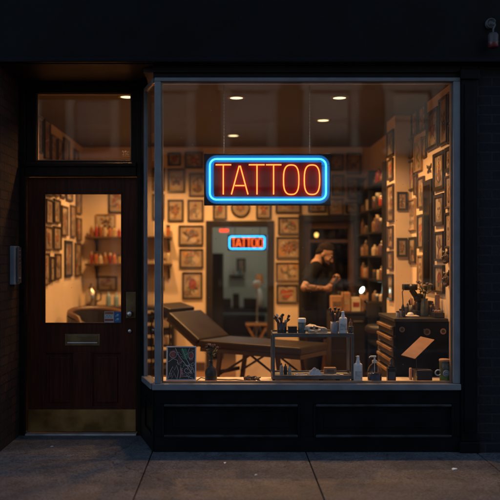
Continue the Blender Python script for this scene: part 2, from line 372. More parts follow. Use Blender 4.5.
sdv = Vector((A2[0] - A0[0], A2[1] - A0[1], 0)); SL = sdv.length; su = sdv.normalized(); sn = Vector((-su.y, su.x, 0))   # sn points into the entry
def splay(mb, a0, a1, n0, n1, z0, z1, bev=0):
    M = Matrix(((su.x, sn.x, 0, A0[0]), (su.y, sn.y, 0, A0[1]), (0, 0, 1, 0), (0, 0, 0, 1))); return mb.box(a0, a1, n0, n1, z0, z1, bev, M)
splay(bk, .0, SL, -.05, 0, 0, .495)
splay(bk, .0, SL, .001, .014, 0, .118, .003); splay(bk, .0, SL, .001, .014, .385, .495, .003)
splay(bk, .06, .34, .001, .02, .12, .14, .004); splay(bk, .06, .34, .001, .02, .362, .383, .004)
splay(bk, .0, .05, .001, .014, .119, .384, .003); splay(bk, SL - .27, SL, .001, .014, .119, .384, .003)
bk.build('bulkhead', BLACKP, shop)
# display window: painted frame with its panes
wf = MB()
wf.box(-.603, -.553, -.012, .05, .547, 2.962, .005); wf.box(1.785, 1.840, -.012, .05, .547, 2.962, .005)
wf.box(-.603, 1.840, -.012, .05, 2.963, 2.992, .004); wf.box(-.62, 1.840, -.035, .06, .497, .546, .006)
splay(wf, .02, .44, -.05, .03, .497, .546, .006); splay(wf, .397, .43, -.016, .012, .547, 2.962, .004); splay(wf, .03, .43, -.03, .012, 2.963, 2.992, .004)
win = wf.build('display_window', ALU, shop)
pn = MB(); pn.box(-.552, 1.784, .016, .024, .547, 2.962); pn.build('pane', GLASS, win)
pr = MB(); splay(pr, .045, .394, -.012, -.004, .547, 2.962); pr.build('side_pane', GLASS, win)
gb = MB(); gb.box(-.551, -.537, .026, .05, .562, 2.947); gb.box(1.770, 1.783, .026, .05, .562, 2.947); gb.box(-.551, 1.783, .026, .05, 2.947, 2.961); gb.box(-.551, 1.783, .026, .05, .548, .561)
gb.build('glazing_bead', mat('warm timber bead', (.42, .25, .15), .5), win)
cp = MB(); splay(cp, .431, SL, -.022, .014, .496, 3.084, .004); cp.build('corner_post', BLACKT, shop)
# entry: jambs, head, transom bar
DY = .60
jb = MB(); jb.box(-1.838, -1.785, DY - .04, DY + .1, 0, 3.084, .004); jb.box(-.815, -.755, DY - .035, DY + .1, 0, 3.084, .004)
jb.box(-1.784, -.816, DY - .03, DY + .1, 3.015, 3.084, .004); jb.box(-1.784, -.816, DY - .05, DY + .1, 2.262, 2.385, .006); jb.box(-1.784, -.816, DY - .07, DY - .051, 2.345, 2.375, .006)
jb.box(-1.784, -1.698, DY - .01, DY + .06, 2.386, 3.014, .004); jb.box(-.868, -.816, DY - .01, DY + .06, 2.386, 3.014, .004)
jb.box(-1.697, -.869, DY - .01, DY + .06, 2.386, 2.405, .004); jb.box(-1.697, -.869, DY - .01, DY + .06, 2.998, 3.014, .004)
jb.build('door_frame', wood_mat('near black door frame', (.010, .0055, .004), (.019, .009, .006), .45, spec=.15), shop)
tr = MB(); tr.box(-1.696, -.870, DY + .012, DY + .020, 2.406, 2.997); tp = tr.build('transom_pane', GLASSD, shop)
bd = MB()
for a in ((-1.696, -1.688, 2.414, 2.989), (-.878, -.870, 2.414, 2.989), (-1.696, -.870, 2.406, 2.414), (-1.696, -.870, 2.989, 2.997)): bd.box(a[0], a[1], DY + .021, DY + .05, a[2], a[3])
bd.build('glazing_bead', MATS['warm timber bead'], tp)
# house number on the transom (small gilt figures)
def stroke_text(mb, strokes, o, w, h, r):
    for st in strokes: mb.tube([(o[0] + p[0] * w, o[1], o[2] + p[1] * h) for p in st], r, 6)
nb = MB(); nx = -.945
for k, st in enumerate(([[(0, 1), (.9, 1), (.35, .55), (.9, .3), (.5, 0), (0, .1)]], [[(.9, 1), (.1, 1), (.05, .55), (.8, .5), (.8, .1), (0, 0)]], [[(.1, 0), (.1, 1), (.9, .9), (.1, .5), (.9, 0)]])):
    stroke_text(nb, st, (nx + k * .021, DY + .009, 2.455), .014, .032, .0028)
for k in range(3): nb.box(nx + k * .021, nx + k * .021 + .014, DY + .008, DY + .011, 2.443, 2.447)
nb.build('sticker', mat('worn gilt', (.8, .66, .42), .5), tp)
th = MB(); th.box(-1.784, -.816, DY - .06, DY + .1, .001, .018, .004); th.build('threshold', mat('worn aluminium threshold', (.45, .46, .47), .5, .8), shop)
# the door leaf
dx0, dx1, dz0, dz1 = -1.779, -.821, .024, 2.256; gx0, gx1, gz0, gz1 = PX(44, DY), PX(122.3, DY), PZ(324, DY), PZ(193, DY)
dr = MB(); y0, y1 = DY, DY + .045
dr.box(dx0, gx0, y0, y1, dz0, dz1, .003); dr.box(gx1, dx1, y0, y1, dz0, dz1, .003)
dr.box(gx0, gx1, y0, y1, gz1, dz1, .003)
pz0, pz1 = PZ(408, DY), PZ(352, DY)
dr.box(gx0, gx1, y0, y1, pz1, gz0, .003); dr.box(gx0, gx1, y0, y1, dz0, pz0, .003)
p1, p2 = PX(74, DY), PX(91, DY); dr.box(p1, p2, y0, y1, pz0, pz1, .003)
for a, b in ((gx0, p1), (p2, gx1)):
    dr.box(a, b, y0 + .022, y1 - .004, pz0, pz1)
    dr.box(a + .045, b - .045, y0 + .010, y0 + .022, pz0 + .045, pz1 - .045, .009)
    for q in ((a, a + .012, pz0, pz1), (b - .012, b, pz0, pz1), (a + .012, b - .012, pz0, pz0 + .012), (a + .012, b - .012, pz1 - .012, pz1)): dr.box(q[0], q[1], y0 + .004, y0 + .0215, q[2], q[3], .004)
for q in ((gx0, gx0 + .012, gz0, gz1), (gx1 - .012, gx1, gz0, gz1), (gx0 + .012, gx1 - .012, gz0, gz0 + .012), (gx0 + .012, gx1 - .012, gz1 - .012, gz1)): dr.box(q[0], q[1], y0 - .004, y0 + .014, q[2], q[3], .003)
door = dr.build('door', DOORW, shop)
q = MB(); q.box(gx0 + .001, gx1 - .001, y0 + .018, y0 + .026, gz0 + .001, gz1 - .001); q.build('pane', GLASSD, door)
q = MB(); q.box(dx0 + .006, dx1 - .006, y0 - .004, y0 - .0005, dz0 + .006, PZ(409.5, DY), .001)
for sx in (dx0 + .03, (dx0 + dx1) / 2, dx1 - .03):
    for sz in (dz0 + .03, PZ(409.5, DY) - .02): q.cyl((sx, y0 - .007, sz), (sx, y0 - .003, sz), .005, 8)
q.build('kick_plate', BRASS, door)
mz0, mz1 = PZ(345.5, DY), PZ(334, DY)
q = MB(); q.box(PX(65, DY), PX(100, DY), y0 - .008, y0 - .0005, mz0, mz1, .003); q.box(PX(67.5, DY), PX(97.5, DY), y0 - .016, y0 - .0085, mz0 + .036, mz1 - .012, .003)
ms_ = q.build('mail_slot', ABRASS, door)
MB().box(PX(67.5, DY), PX(97.5, DY), y0 - .020, y0 - .0085, mz0 + .018, mz0 + .032, .004).build('flap_lip', STEEL, ms_)
q = MB(); q.box(PX(126.3, DY), PX(136, DY), y0 - .007, y0 - .0005, PZ(318, DY), PZ(292, DY), .004)
for zz in (PZ(294, DY), PZ(316, DY)): q.cyl((PX(131, DY), y0 - .010, zz), (PX(131, DY), y0 - .006, zz), .004, 8)
q.cyl((PX(131, DY), y0 - .011, PZ(300, DY)), (PX(131, DY), y0 - .006, PZ(300, DY)), .011, 14); q.build('lock_plate', ABRASS, door)
MY = Matrix.Rotation(R(90), 3, 'X')
q = MB(); q.lathe([(.013, .0), (.011, .018), (.012, .03), (.024, .038), (.029, .050), (.025, .062), (.012, .068), (0, .069)], (PX(130.5, DY), y0 - .007, PZ(313.5, DY)), 20, M=MY); q.build('door_knob', STEEL, door)
q = MB(); q.lathe([(.019, .0), (.018, .010), (.012, .014), (0, .015)], (PX(130, DY), y0 - .001, PZ(331, DY)), 18, M=MY); q.build('lock_cylinder', STEEL, door)
# payment stickers on the door glass
cx0, cx1, cx2, cz0, cz1 = PX(104, DY), PX(113.6, DY), PX(120.6, DY), PZ(323, DY), PZ(311.5, DY)
q = MB(); yy = y0 + .0155
q.m(0).box(cx0, cx1, yy, yy + .001, cz0, cz1); q.m(1).box(cx0 + .004, cx1 - .004, yy - .001, yy, cz1 - .024, cz1 - .004); q.m(2).box(cx0 + .004, cx1 - .004, yy - .001, yy, cz0 + .016, cz0 + .034)
for k in range(5): q.m(3).box(cx0 + .008 + k * .012, cx0 + .016 + k * .012, yy - .001, yy, cz0 + .046 + (k % 2) * .012, cz0 + .054 + (k % 2) * .012)
q.build('sticker', [mat('sticker white', (.5, .52, .52), .5), mat('sticker orange', (.42, .14, .05), .5), mat('sticker red', (.4, .05, .03), .5), mat('sticker teal', (.1, .25, .27), .5)], door)
q = MB(); q.m(0).box(cx1 + .003, cx2, yy, yy + .001, cz0 + .002, cz1 - .002)
for k in range(2): q.m(1).lathe([(.0, 0), (.013, 0), (.013, .001), (0, .001)], ((cx1 + cx2) / 2 + .004, yy, cz0 + .03 + k * .036), 12, M=MY); q.m(1).box(cx1 + .012, cx1 + .024, yy - .001, yy, cz0 + .02 + k * .036, cz0 + .026 + k * .036)
q.build('sticker', [mat('sticker blue', (.03, .12, .3), .5), mat('sticker pale blue', (.25, .42, .5), .5)], door)

# neighbours on both sides
bw = MB(); bw.box(-9, -1.861, -.004, .3, 0, 8.2); bw.box(-2.1, -1.839, .301, .72, 0, 3.084); bw.box(-1.8605, -1.839, .0, .3, 0, 3.084)
solid('brick_wall', bw, BRICK, 'dark painted brick wall at the left edge beside the shop door', 'wall')
sdg = MB(); sdg.box(1.974, 8, .012, .3, .086, 3.084); sdg.box(1.974, 8, -.03, .3, 0, .085, .004); sdg.box(2.902, 8, .012, .3, 3.086, 8.2)
solid('brick_wall', sdg, brick_mat('blue black painted brick', (.0065, .008, .011), (.013, .013, .015), (.019, .021, .025)), 'blue black painted brick wall right of the display window', 'wall')

# across the street (seen mirrored in the panes)
fb = thing('brick_building', 'brown brick building across the street with pale stone window surrounds', 'building', (0, -18, 0))
w = MB(); FY = -18.0; wx = [(-9.6 + 2.55 * i) for i in range(9)]
rowsz = [(.9, 3.2), (5.0, 6.75), (8.3, 10.0)]
cols = sorted(wx)
zc = [0] + [v for r_ in rowsz for v in r_] + [12.0]
for i in range(0, len(zc) - 1, 2): w.box(-13, 13, FY - .4, FY, zc[i], zc[i + 1])
for za, zb in rowsz:
    e = [-13] + [v for c_ in cols for v in (c_ - .62, c_ + .62)] + [13]
    for i in range(0, len(e), 2): w.box(e[i], e[i + 1], FY - .4, FY, za, zb)
w.build('wall', BRICKF, fb)
w = MB(); w.box(-13, 13, FY + .002, FY + .14, 3.75, 4.25, .02); w.box(-13, 13, FY + .002, FY + .3, 11.6, 12.2, .03); w.build('cornice', STONE, fb)
PANE = mat('dark window glass', (.02, .022, .025), .08, spec=.8)
for za, zb in rowsz:
    for c_ in cols:
        s_ = MB(); t_ = .24
        s_.box(c_ - .62 - t_, c_ - .60, FY + .002, FY + .09, za - .02, zb + .02); s_.box(c_ + .60, c_ + .62 + t_, FY + .002, FY + .09, za - .02, zb + .02)
        s_.box(c_ - .95, c_ + .95, FY + .002, FY + .13, zb + .021, zb + .42); s_.box(c_ - .95, c_ + .95, FY + .002, FY + .18, za - .22, za - .021)
        f_ = s_.build('window', STONE, fb)
        p_ = MB(); p_.box(c_ - .599, c_ + .599, FY - .14, FY - .12, za, zb); p_.build('pane', PANE, f_)
        b_ = MB(); b_.box(c_ - .599, c_ + .599, FY - .119, FY - .06, (za + zb) / 2 - .03, (za + zb) / 2 + .03); b_.build('sash_bar', STONE, f_)

# ================================================================== INTERIOR SHELL
RX, LX, BY, CZ = 1.90, -2.0, 4.30, 3.05
fl = MB(); fl.box(LX - .1, RX + .1, .70, BY + 2.6, -.1, .02); fl.box(-.70, RX + .1, .46, .699, -.1, .02); struct('floor', fl, FLOORW)
ce = MB(); ce.box(LX - .1, RX + .1, .71, BY + .1, CZ, CZ + .08); ce.box(-.70, RX + .1, .062, .709, CZ, CZ + .08); struct('ceiling', ce, CEILC)
wl = MB(); wl.box(LX - .1, LX, .72, BY, .02, CZ); struct('wall_left', wl, WALLC)
wr = MB(); wr.box(RX, RX + .05, .121, BY + .1, .02, CZ); struct('wall_right', wr, WALLC)
wfr = MB(); wfr.box(LX - .1, -1.84, .721, .76, .02, CZ); struct('wall_front', wfr, WALLC)
D1 = (-.25, .52, 1.98); D2 = (1.0, 1.70, 2.06)
wb = MB()
for x0, x1, z0, z1 in ((LX - .1, D1[0], .02, CZ), (D1[0], D1[1], D1[2], CZ), (D1[1], D2[0], .02, CZ), (D2[0], D2[1], D2[2], CZ), (D2[1], RX - .001, .02, CZ)): wb.box(x0, x1, BY, BY + .1, z0, z1)
struct('wall_back', wb, WALLC)
sk = MB()
for x0, x1 in ((LX, D1[0] - .09), (D1[1] + .09, D2[0] - .09)): sk.box(x0 + .002, x1, BY - .018, BY - .001, .021, .14, .004)
struct('skirting', sk, WOODD)
PCX = 1.735
pc = MB(); pc.box(PCX, RX - .001, 1.95, 2.37, .021, CZ - .001); struct('pillar', pc, WALLC)
# rooms behind the two openings
GREEN = mat('pale green room paint', (.52, .55, .49), .7, var=.06, scale=2)
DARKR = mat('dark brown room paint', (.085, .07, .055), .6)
gr = MB(); gr.box(-.75, -.70, BY + .101, BY + 2.5, .02, 2.6); gr.box(.80, .84, BY + .101, BY + 2.5, .02, 2.6); gr.box(-.75, .84, BY + 2.5, BY + 2.55, .02, 2.6); gr.box(-.75, .84, BY + .101, BY + 2.55, 2.6, 2.65); struct('green_room_wall', gr, GREEN)
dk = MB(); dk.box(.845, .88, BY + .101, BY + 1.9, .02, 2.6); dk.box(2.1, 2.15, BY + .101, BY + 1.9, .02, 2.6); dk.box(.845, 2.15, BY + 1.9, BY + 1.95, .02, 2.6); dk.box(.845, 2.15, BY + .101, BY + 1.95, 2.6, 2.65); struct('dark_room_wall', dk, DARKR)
def casing(D, name, label):
    c = MB(); t = .075
    c.box(D[0] - t, D[0] + .012, BY - .03, BY + .11, .021, D[2] + t, .006); c.box(D[1] - .012, D[1] + t, BY - .03, BY + .11, .021, D[2] + t, .006); c.box(D[0] + .012, D[1] - .012, BY - .03, BY + .11, D[2] - .012, D[2] + t, .006)
    return solid(name, c, FRB, label, 'door frame')
casing(D1, 'doorway_frame', 'black frame of the doorway into the pale green back room')
casing(D2, 'doorway_frame', 'black frame of the dark doorway behind the man')
# display shelf behind the window
ds = MB(); ds.prism([(-.575, .061), (-.690, .44), (1.795, .44), (1.795, .061)], (0, 0, .500), (1, 0, 0), (0, 1, 0), (0, 0, .03)); ds.box(-.69, 1.795, .405, .435, .021, .499); ds.box(-.56, 1.79, .0505, .0605, .500, .5285)
solid('display_shelf', ds, SHELFW, 'off white display shelf running behind the big window pane', 'shelf')

# ================================================================== CEILING LIGHTS
LAMPC = (1.0, .50, .17)
def downlight(x, y, w, label, emis=1.5):
    t = thing('ceiling_light', label, 'ceiling light', (x, y, CZ), group='warm round ceiling lights')
    m = MB(); m.lathe([(.062, -.001), (.062, -.012), (.085, -.010), (.088, -.001)], n=28); m.build('trim_ring', mat('bronze trim', (.2, .14, .1), .4, .5), t, local=True)
    m = MB(); m.lathe([(0, -.009), (.060, -.009), (.061, -.004), (0, -.004)], n=28); m.build('lamp', emit('downlight glow', (1, .74, .40), emis), t, local=True)
    l = bpy.data.lights.new('downlight', 'SPOT'); l.energy = w; l.color = LAMPC; l.spot_size = R(150); l.spot_blend = .75; l.shadow_soft_size = .06
    o = bpy.data.objects.new('downlight', l); C.objects.link(o); o.parent = t; o.location = (0, 0, -.03)
DW = 126
downlight(.06, 1.02, DW * .42, 'round ceiling light above the left chain of the neon sign')
downlight(1.02, 1.02, DW * .95, 'round ceiling light nearest the right wall at the front')
downlight(1.01, 2.20, DW * .85, 'smaller round ceiling light just right of the right sign chain')
downlight(.04, 3.25, DW, 'round ceiling light farthest back, just above the neon sign')
downlight(-.954, .98, DW *.5, 'round ceiling light seen in the top corner of the transom over the door')
downlight(-1.10, 3.30, DW, 'round ceiling light at the back left over the bottle shelves')  # added fixture, hidden by the door jamb, to light the back wall

# ================================================================== NEON SIGNS
def rr(x0, x1, z0, z1, r, y, n=6):
    P_ = []
    for cx, cz, a in ((x1 - r, z1 - r, 0), (x0 + r, z1 - r, 90), (x0 + r, z0 + r, 180), (x1 - r, z0 + r, 270)):
        P_ += [(cx + r * math.cos(R(a + 90 * k / n)), y, cz + r * math.sin(R(a + 90 * k / n))) for k in range(n + 1)]
    return P_
NBLUE = emit('blue neon', (.025, .38, 1.0), 6); NRED = emit('red neon', (1.0, .17, .03), 2.6)
NPANEL = mat('black acrylic backing', (.011, .011, .012), .6, var=.1, spec=.12)
NHALOB = mat('blue sign paint', (.08, .26, .34), .7, var=.05, spec=.1); NHALOR = mat('red sign paint', (.26, .014, .008), .7, var=.05, spec=.1)  # blue band and red field: the tubes' halo put into the panel colour
def neon(t, px0, px1, pz0, pz1, conv, d, s, chains):
    X = lambda p: conv[0] + (p - 204) * s; Z = lambda p: conv[1] + (205.4 - p) * s
    y = d; k = s / .00832; npt = [0]
    m = MB(); m.box(X(204), X(331), y + .0165 * k, y + .0285 * k, Z(205.4), Z(153.4), .003); pan = m
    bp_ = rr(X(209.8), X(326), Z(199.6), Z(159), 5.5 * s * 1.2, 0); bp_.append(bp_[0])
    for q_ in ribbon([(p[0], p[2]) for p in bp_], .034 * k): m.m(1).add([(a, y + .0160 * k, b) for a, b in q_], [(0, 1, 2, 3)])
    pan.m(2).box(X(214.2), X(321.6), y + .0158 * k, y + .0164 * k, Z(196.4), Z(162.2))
    m = MB(); m.tube(rr(X(209.8), X(326), Z(199.6), Z(159), 5.5 * s * 1.2, y), .0068 * k, 8, closed=True); m.build('border_tube', NBLUE, t)
    def L(strokes, name='letter'):
        m = MB()
        for st in strokes: m.tube([(X(a), y, Z(b)) for a, b in st], .0052 * k, 8)
        m.build(name, NRED, t)
    tz, bz = 164.8, 194.4
    L([[(215.6, tz), (231.2, tz)], [(223.3, tz + .6), (223.3, bz)]])
    L([[(231.4, bz), (239.2, tz + 1), (240.2, tz + 1), (248.0, bz)], [(234.9, 185.6), (244.6, 185.6)]])
    L([[(248.8, tz), (264.6, tz)], [(257.0, tz + .6), (257.0, bz)]])
    L([[(266.0, tz), (281.4, tz)], [(273.6, tz + .6), (273.6, bz)]])
    for c_ in (291.2, 312.0):
        st = []
        for i in range(29):
            a = 2 * math.pi * i / 28 + math.pi / 2; ca, sa = math.cos(a), math.sin(a)
            st.append((c_ + 7.7 * math.copysign(abs(ca) ** .72, ca), 179.7 - 14.8 * math.copysign(abs(sa) ** .72, sa)))
        L([st])
    pan.build('backing_panel', [NPANEL, NHALOB, NHALOR], t)
    if k > .7:
        for a, b in ((215.6, 159.6), (320, 159.6), (240, 199.4), (300, 199.4), (216, tz), (231, tz), (249, tz), (264, tz), (267, tz), (281, tz)):
            MB().cyl((X(a), y - .002, Z(b)), (X(a), y + .022, Z(b)), .004, 8).build('tube_support', mat('clear support', (.2, .2, .2), .3), t)
        for a in chains:
            m = MB(); zt = 2.955; zb = Z(153.6)
            n = int((zt - zb) / .014)
            for i in range(n):
                zc_ = zb + .007 + i * (zt - zb) / n; a_ = (i % 2) * math.pi / 2
                m.tube([(X(a) + .0035 * math.cos(q_) * math.cos(a_), y + .028 + .0035 * math.cos(q_) * math.sin(a_), zc_ + .0095 * math.sin(q_)) for q_ in [2 * math.pi * j / 8 for j in range(8)]], .0014, 4, closed=True)
            m.cyl((X(a), y + .028, zt), (X(a), y + .028, CZ - .003), .004, 6); m.build('hanging_chain', STEEL, t)
d = .22; s0 = (CAMD + d) / FPX
t = thing('neon_sign', 'large neon sign reading TATTOO in red with a blue border, hung inside the window', 'neon sign', (PX(267.5, d), d, PZ(205.4, d)))
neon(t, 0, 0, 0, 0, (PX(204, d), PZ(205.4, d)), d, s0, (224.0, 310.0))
d = 4.62; s1 = (CAMD + d) / FPX * (38.5 / 127)
t = thing('neon_sign', 'small neon TATTOO sign glowing in the pale green doorway at the back', 'neon sign', (PX(247, d), d, PZ(250.5, d)))
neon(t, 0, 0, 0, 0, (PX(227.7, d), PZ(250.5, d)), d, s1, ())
m = MB()
for a_ in (235, 260): m.cyl((PX(a_, d), d + .012, PZ(235.2, d)), (PX(a_, d), d + .012, 2.599), .004, 6)
m.build('hanging_rod', BLKM, t)

# ================================================================== PICTURES ON THE WALLS
def circ(cx, cy, r, n=14, ry=None, a0=0, a1=360):
    return [(cx + r * math.cos(R(a0 + (a1 - a0) * k / n)), cy + (ry or r) * math.sin(R(a0 + (a1 - a0) * k / n))) for k in range(n + (0 if a1 - a0 == 360 else 1))]
# colours of a print: 0 paper 1 ink 2 red 3 ochre 4 green 5 wash 6 pale
def leaf(cx, cy, a, l, w):
    c_, s_ = math.cos(a), math.sin(a)
    return [(cx + c_ * x - s_ * y, cy + s_ * x + c_ * y) for x, y in ((0, 0), (.35 * l, w), (.7 * l, w * .7), (l, 0), (.7 * l, -w * .7), (.35 * l, -w))]
def motif(kind, r):
    o = []
    if kind == 'rose':
        for k in range(4): o.append((leaf(0, -.05, R(200 + 45 * k + r.uniform(-15, 15)), .8, .16), 4 if r.random() < .7 else 1, 1))
        o.append((circ(0, .12, .52), 1, 1)); o.append((circ(0, .12, .47), 2, 2))
        for k in range(5): o += [(q, 1, 3) for q in ribbon(circ(.02 * k, .12, .40 - .08 * k, 10, a0=60 * k, a1=60 * k + 230), .018)]
    elif kind == 'dagger':
        o.append(([(0, -.95), (.12, -.1), (.12, .35), (-.12, .35), (-.12, -.1)], 1, 1)); o.append(([(0, -.82), (.05, -.1), (.05, .3), (-.05, .3)], 6, 2))
        o.append(([(-.42, .35), (.42, .35), (.38, .47), (-.38, .47)], 3, 2)); o.append(([(-.08, .47), (.08, .47), (.06, .85), (-.06, .85)], 1, 1)); o.append((circ(0, .88, .11), 2, 2))
        o += [(q, 4, 3) for q in ribbon([(.5 * math.sin(i * .8) * .8, -.8 + i * .12) for i in range(10)], .05)]
    elif kind == 'skull':
        o.append((circ(0, .2, .56, 16, .58), 1, 1)); o.append((circ(0, .2, .51, 16, .53), 6, 2)); o.append(([(-.3, -.25), (.3, -.25), (.24, -.66), (-.24, -.66)], 1, 1)); o.append(([(-.26, -.2), (.26, -.2), (.2, -.6), (-.2, -.6)], 6, 2))
        for s_ in (-1, 1): o.append((circ(.22 * s_, .1, .15), 1, 3))
        o.append(([(0, -.05), (.08, -.22), (-.08, -.22)], 1, 3)); o += [([(x, -.36), (x + .02, -.36), (x + .02, -.6), (x, -.6)], 1, 3) for x in (-.14, -.05, .05, .13)]
    elif kind == 'snake':
        pts = [(.5 * math.sin(i * .55) * (1 - i * .02), -.85 + i * .085) for i in range(21)]
        o += [(q, 1, 1) for q in ribbon(pts, [.04 + .09 * math.sin(math.pi * min(1, i / 18)) for i in range(21)])]; o += [(q, 4, 2) for q in ribbon(pts, [.02 + .05 * math.sin(math.pi * min(1, i / 18)) for i in range(21)])]
        o.append((circ(pts[-1][0], pts[-1][1], .13, 10), 1, 2)); o.append((circ(-.45, -.4, .2), 2, 1)); o.append((circ(.5, .3, .18), 2, 1))
    elif kind == 'moth':
        for s_ in (-1, 1):
            o.append(([(0, .1), (.85 * s_, .6), (.9 * s_, .15), (.4 * s_, -.1)], 1, 1)); o.append(([(.08 * s_, .12), (.75 * s_, .5), (.78 * s_, .2), (.38 * s_, -.02)], 3, 2))
            o.append(([(0, .05), (.5 * s_, -.1), (.6 * s_, -.55), (.2 * s_, -.5)], 1, 1)); o.append((circ(.55 * s_, .28, .12), 1, 3)); o.append((circ(.36 * s_, -.32, .1), 2, 3))
        o.append((circ(0, 0, .09, 10, .45), 1, 3))
    elif kind == 'star':
        o.append(([(rr_ * math.sin(R(36 * k)), rr_ * math.cos(R(36 * k))) for k in range(10) for rr_ in [(.75, .32)[k % 2]]], 1, 1)); o.append(([(rr_ * math.sin(R(36 * k)), rr_ * math.cos(R(36 * k))) for k in range(10) for rr_ in [(.6, .25)[k % 2]]], 2, 2))
        o.append((circ(0, 0, .18), 3, 3)); o += [(circ(x, y, .08, 8), 1, 1) for x, y in ((.6, .7), (-.6, .7), (.6, -.7), (-.6, -.7))]
    elif kind == 'heart':
        h = [(.048 * 16 * math.sin(t_) ** 3 * .9, .048 * (13 * math.cos(t_) - 5 * math.cos(2 * t_) - 2 * math.cos(3 * t_)) + .05) for t_ in [2 * math.pi * k / 28 for k in range(28)]]
        o.append(([(x * 1.1, y * 1.1) for x, y in h], 1, 1)); o.append((h, 2, 2)); o.append(([(-.85, -.22), (.85, .08), (.85, .26), (-.85, -.04)], 1, 3)); o.append(([(-.8, -.19), (.8, .09), (.8, .22), (-.8, -.06)], 6, 4))
    elif kind == 'bird':
        o.append(([(-.9, .5), (-.1, .25), (.25, .75), (.3, .1), (.8, 0), (.3, -.2), (0, -.3), (-.5, -.9), (-.3, -.2), (-.7, .1)], 1, 1)); o.append(([(-.7, .42), (-.05, .15), (.2, .5), (.22, .05), (0, -.15), (-.35, -.55), (-.15, -.1)], 5, 2)); o.append((circ(.3, -.05, .1), 2, 3))
    elif kind == 'mandala':
        for k in range(12): o.append((leaf(0, 0, R(30 * k), .85, .13), 1 if k % 2 else 5, 1))
        for k in range(12): o.append((leaf(0, 0, R(30 * k + 15), .55, .08), 2 if k % 2 else 3, 2))
        o.append((circ(0, 0, .2), 1, 3)); o.append((circ(0, 0, .12), 6, 4))
    elif kind == 'anchor':
        o += [(q, 1, 1) for q in ribbon([(0, .6), (0, -.75)], .07)]; o += [(q, 1, 1) for q in ribbon(circ(0, .72, .15, 12, a0=0, a1=360) + [(.15, .72)], .04)]
        o += [(q, 1, 1) for q in ribbon(circ(0, -.15, .62, 12, a0=200, a1=340), .07)]; o += [(q, 3, 2) for q in ribbon([(-.4, .38), (.4, .38)], .05)]; o += [(q, 2, 2) for q in ribbon([(.3 * math.sin(i), -.7 + i * .13) for i in range(10)], .04)]
    elif kind == 'dragon':
        pts = [(.62 * math.sin(i * .42), .8 - i * .075 + .1 * math.cos(i)) for i in range(22)]
        o += [(q, 1, 1) for q in ribbon(pts, [.16 - .006 * i for i in range(22)])]; o += [(q, 2, 2) for q in ribbon(pts, [.10 - .004 * i for i in range(22)])]
        for i in range(2, 20, 3): o.append((leaf(pts[i][0], pts[i][1], r.uniform(0, 6.3), .32, .06), 3, 3))
        for k in range(4): o.append((circ(r.uniform(-.7, .7), r.uniform(-.8, .8), .16, 9), 5, 0))
    elif kind == 'flash':
        for i in range(3):
            for j in range(3):
                cx, cy = -.6 + .6 * i, -.6 + .6 * j; kk = r.choice([0, 1, 2]); col = r.choice([1, 2, 5, 3])
                if kk == 0: o += [(leaf(cx, cy, R(60 * q), .24, .06), col, 1) for q in range(6)]
                elif kk == 1: o.append((circ(cx, cy, .19), 1, 1)); o.append((circ(cx, cy, .13), col, 2))
                else: o.append(([(cx - .2, cy - .2), (cx + .05, cy + .22), (cx + .2, cy - .1)], col, 1))
    return o
KINDS = ['rose', 'dagger', 'skull', 'snake', 'moth', 'star', 'heart', 'bird', 'mandala', 'anchor', 'dragon', 'flash']
def print_mesh(mb, w, h, kind, r, y0=-.004):
    """local x across, z up, picture faces -y"""
    mb.m(0).box(-w / 2, w / 2, y0, 0, 0, h)
    s = .49 * min(w, h); sx, sz = .46 * w, .46 * h
    if max(w, h) < 1.6 * min(w, h): sx, sz = min(sx, s * 1.15), min(sz, s * 1.25)
    for k in range(15): # wash
        mb.m((5, 5, 3, 5, 6)[k % 5] if k < 12 else 6); cx, cz = r.uniform(-.7, .7) * sx, h / 2 + r.uniform(-.75, .75) * sz; q = r.uniform(.10, .24) * min(w, h)
        mb.add([(cx + p[0], y0 - .0004 - .00003 * k, cz + p[1]) for p in circ(0, 0, q, 9, q * r.uniform(.6, 1.3), a0=r.uniform(0, 90))[:9]], [list(range(9))])
    for i, (p, col, lay) in enumerate(motif(kind, r)):
        mb.m(col); mb.add([(a * sx, y0 - .0009 - .0006 * lay - .000004 * i, h / 2 + b * sz) for a, b in p], [list(range(len(p)))])
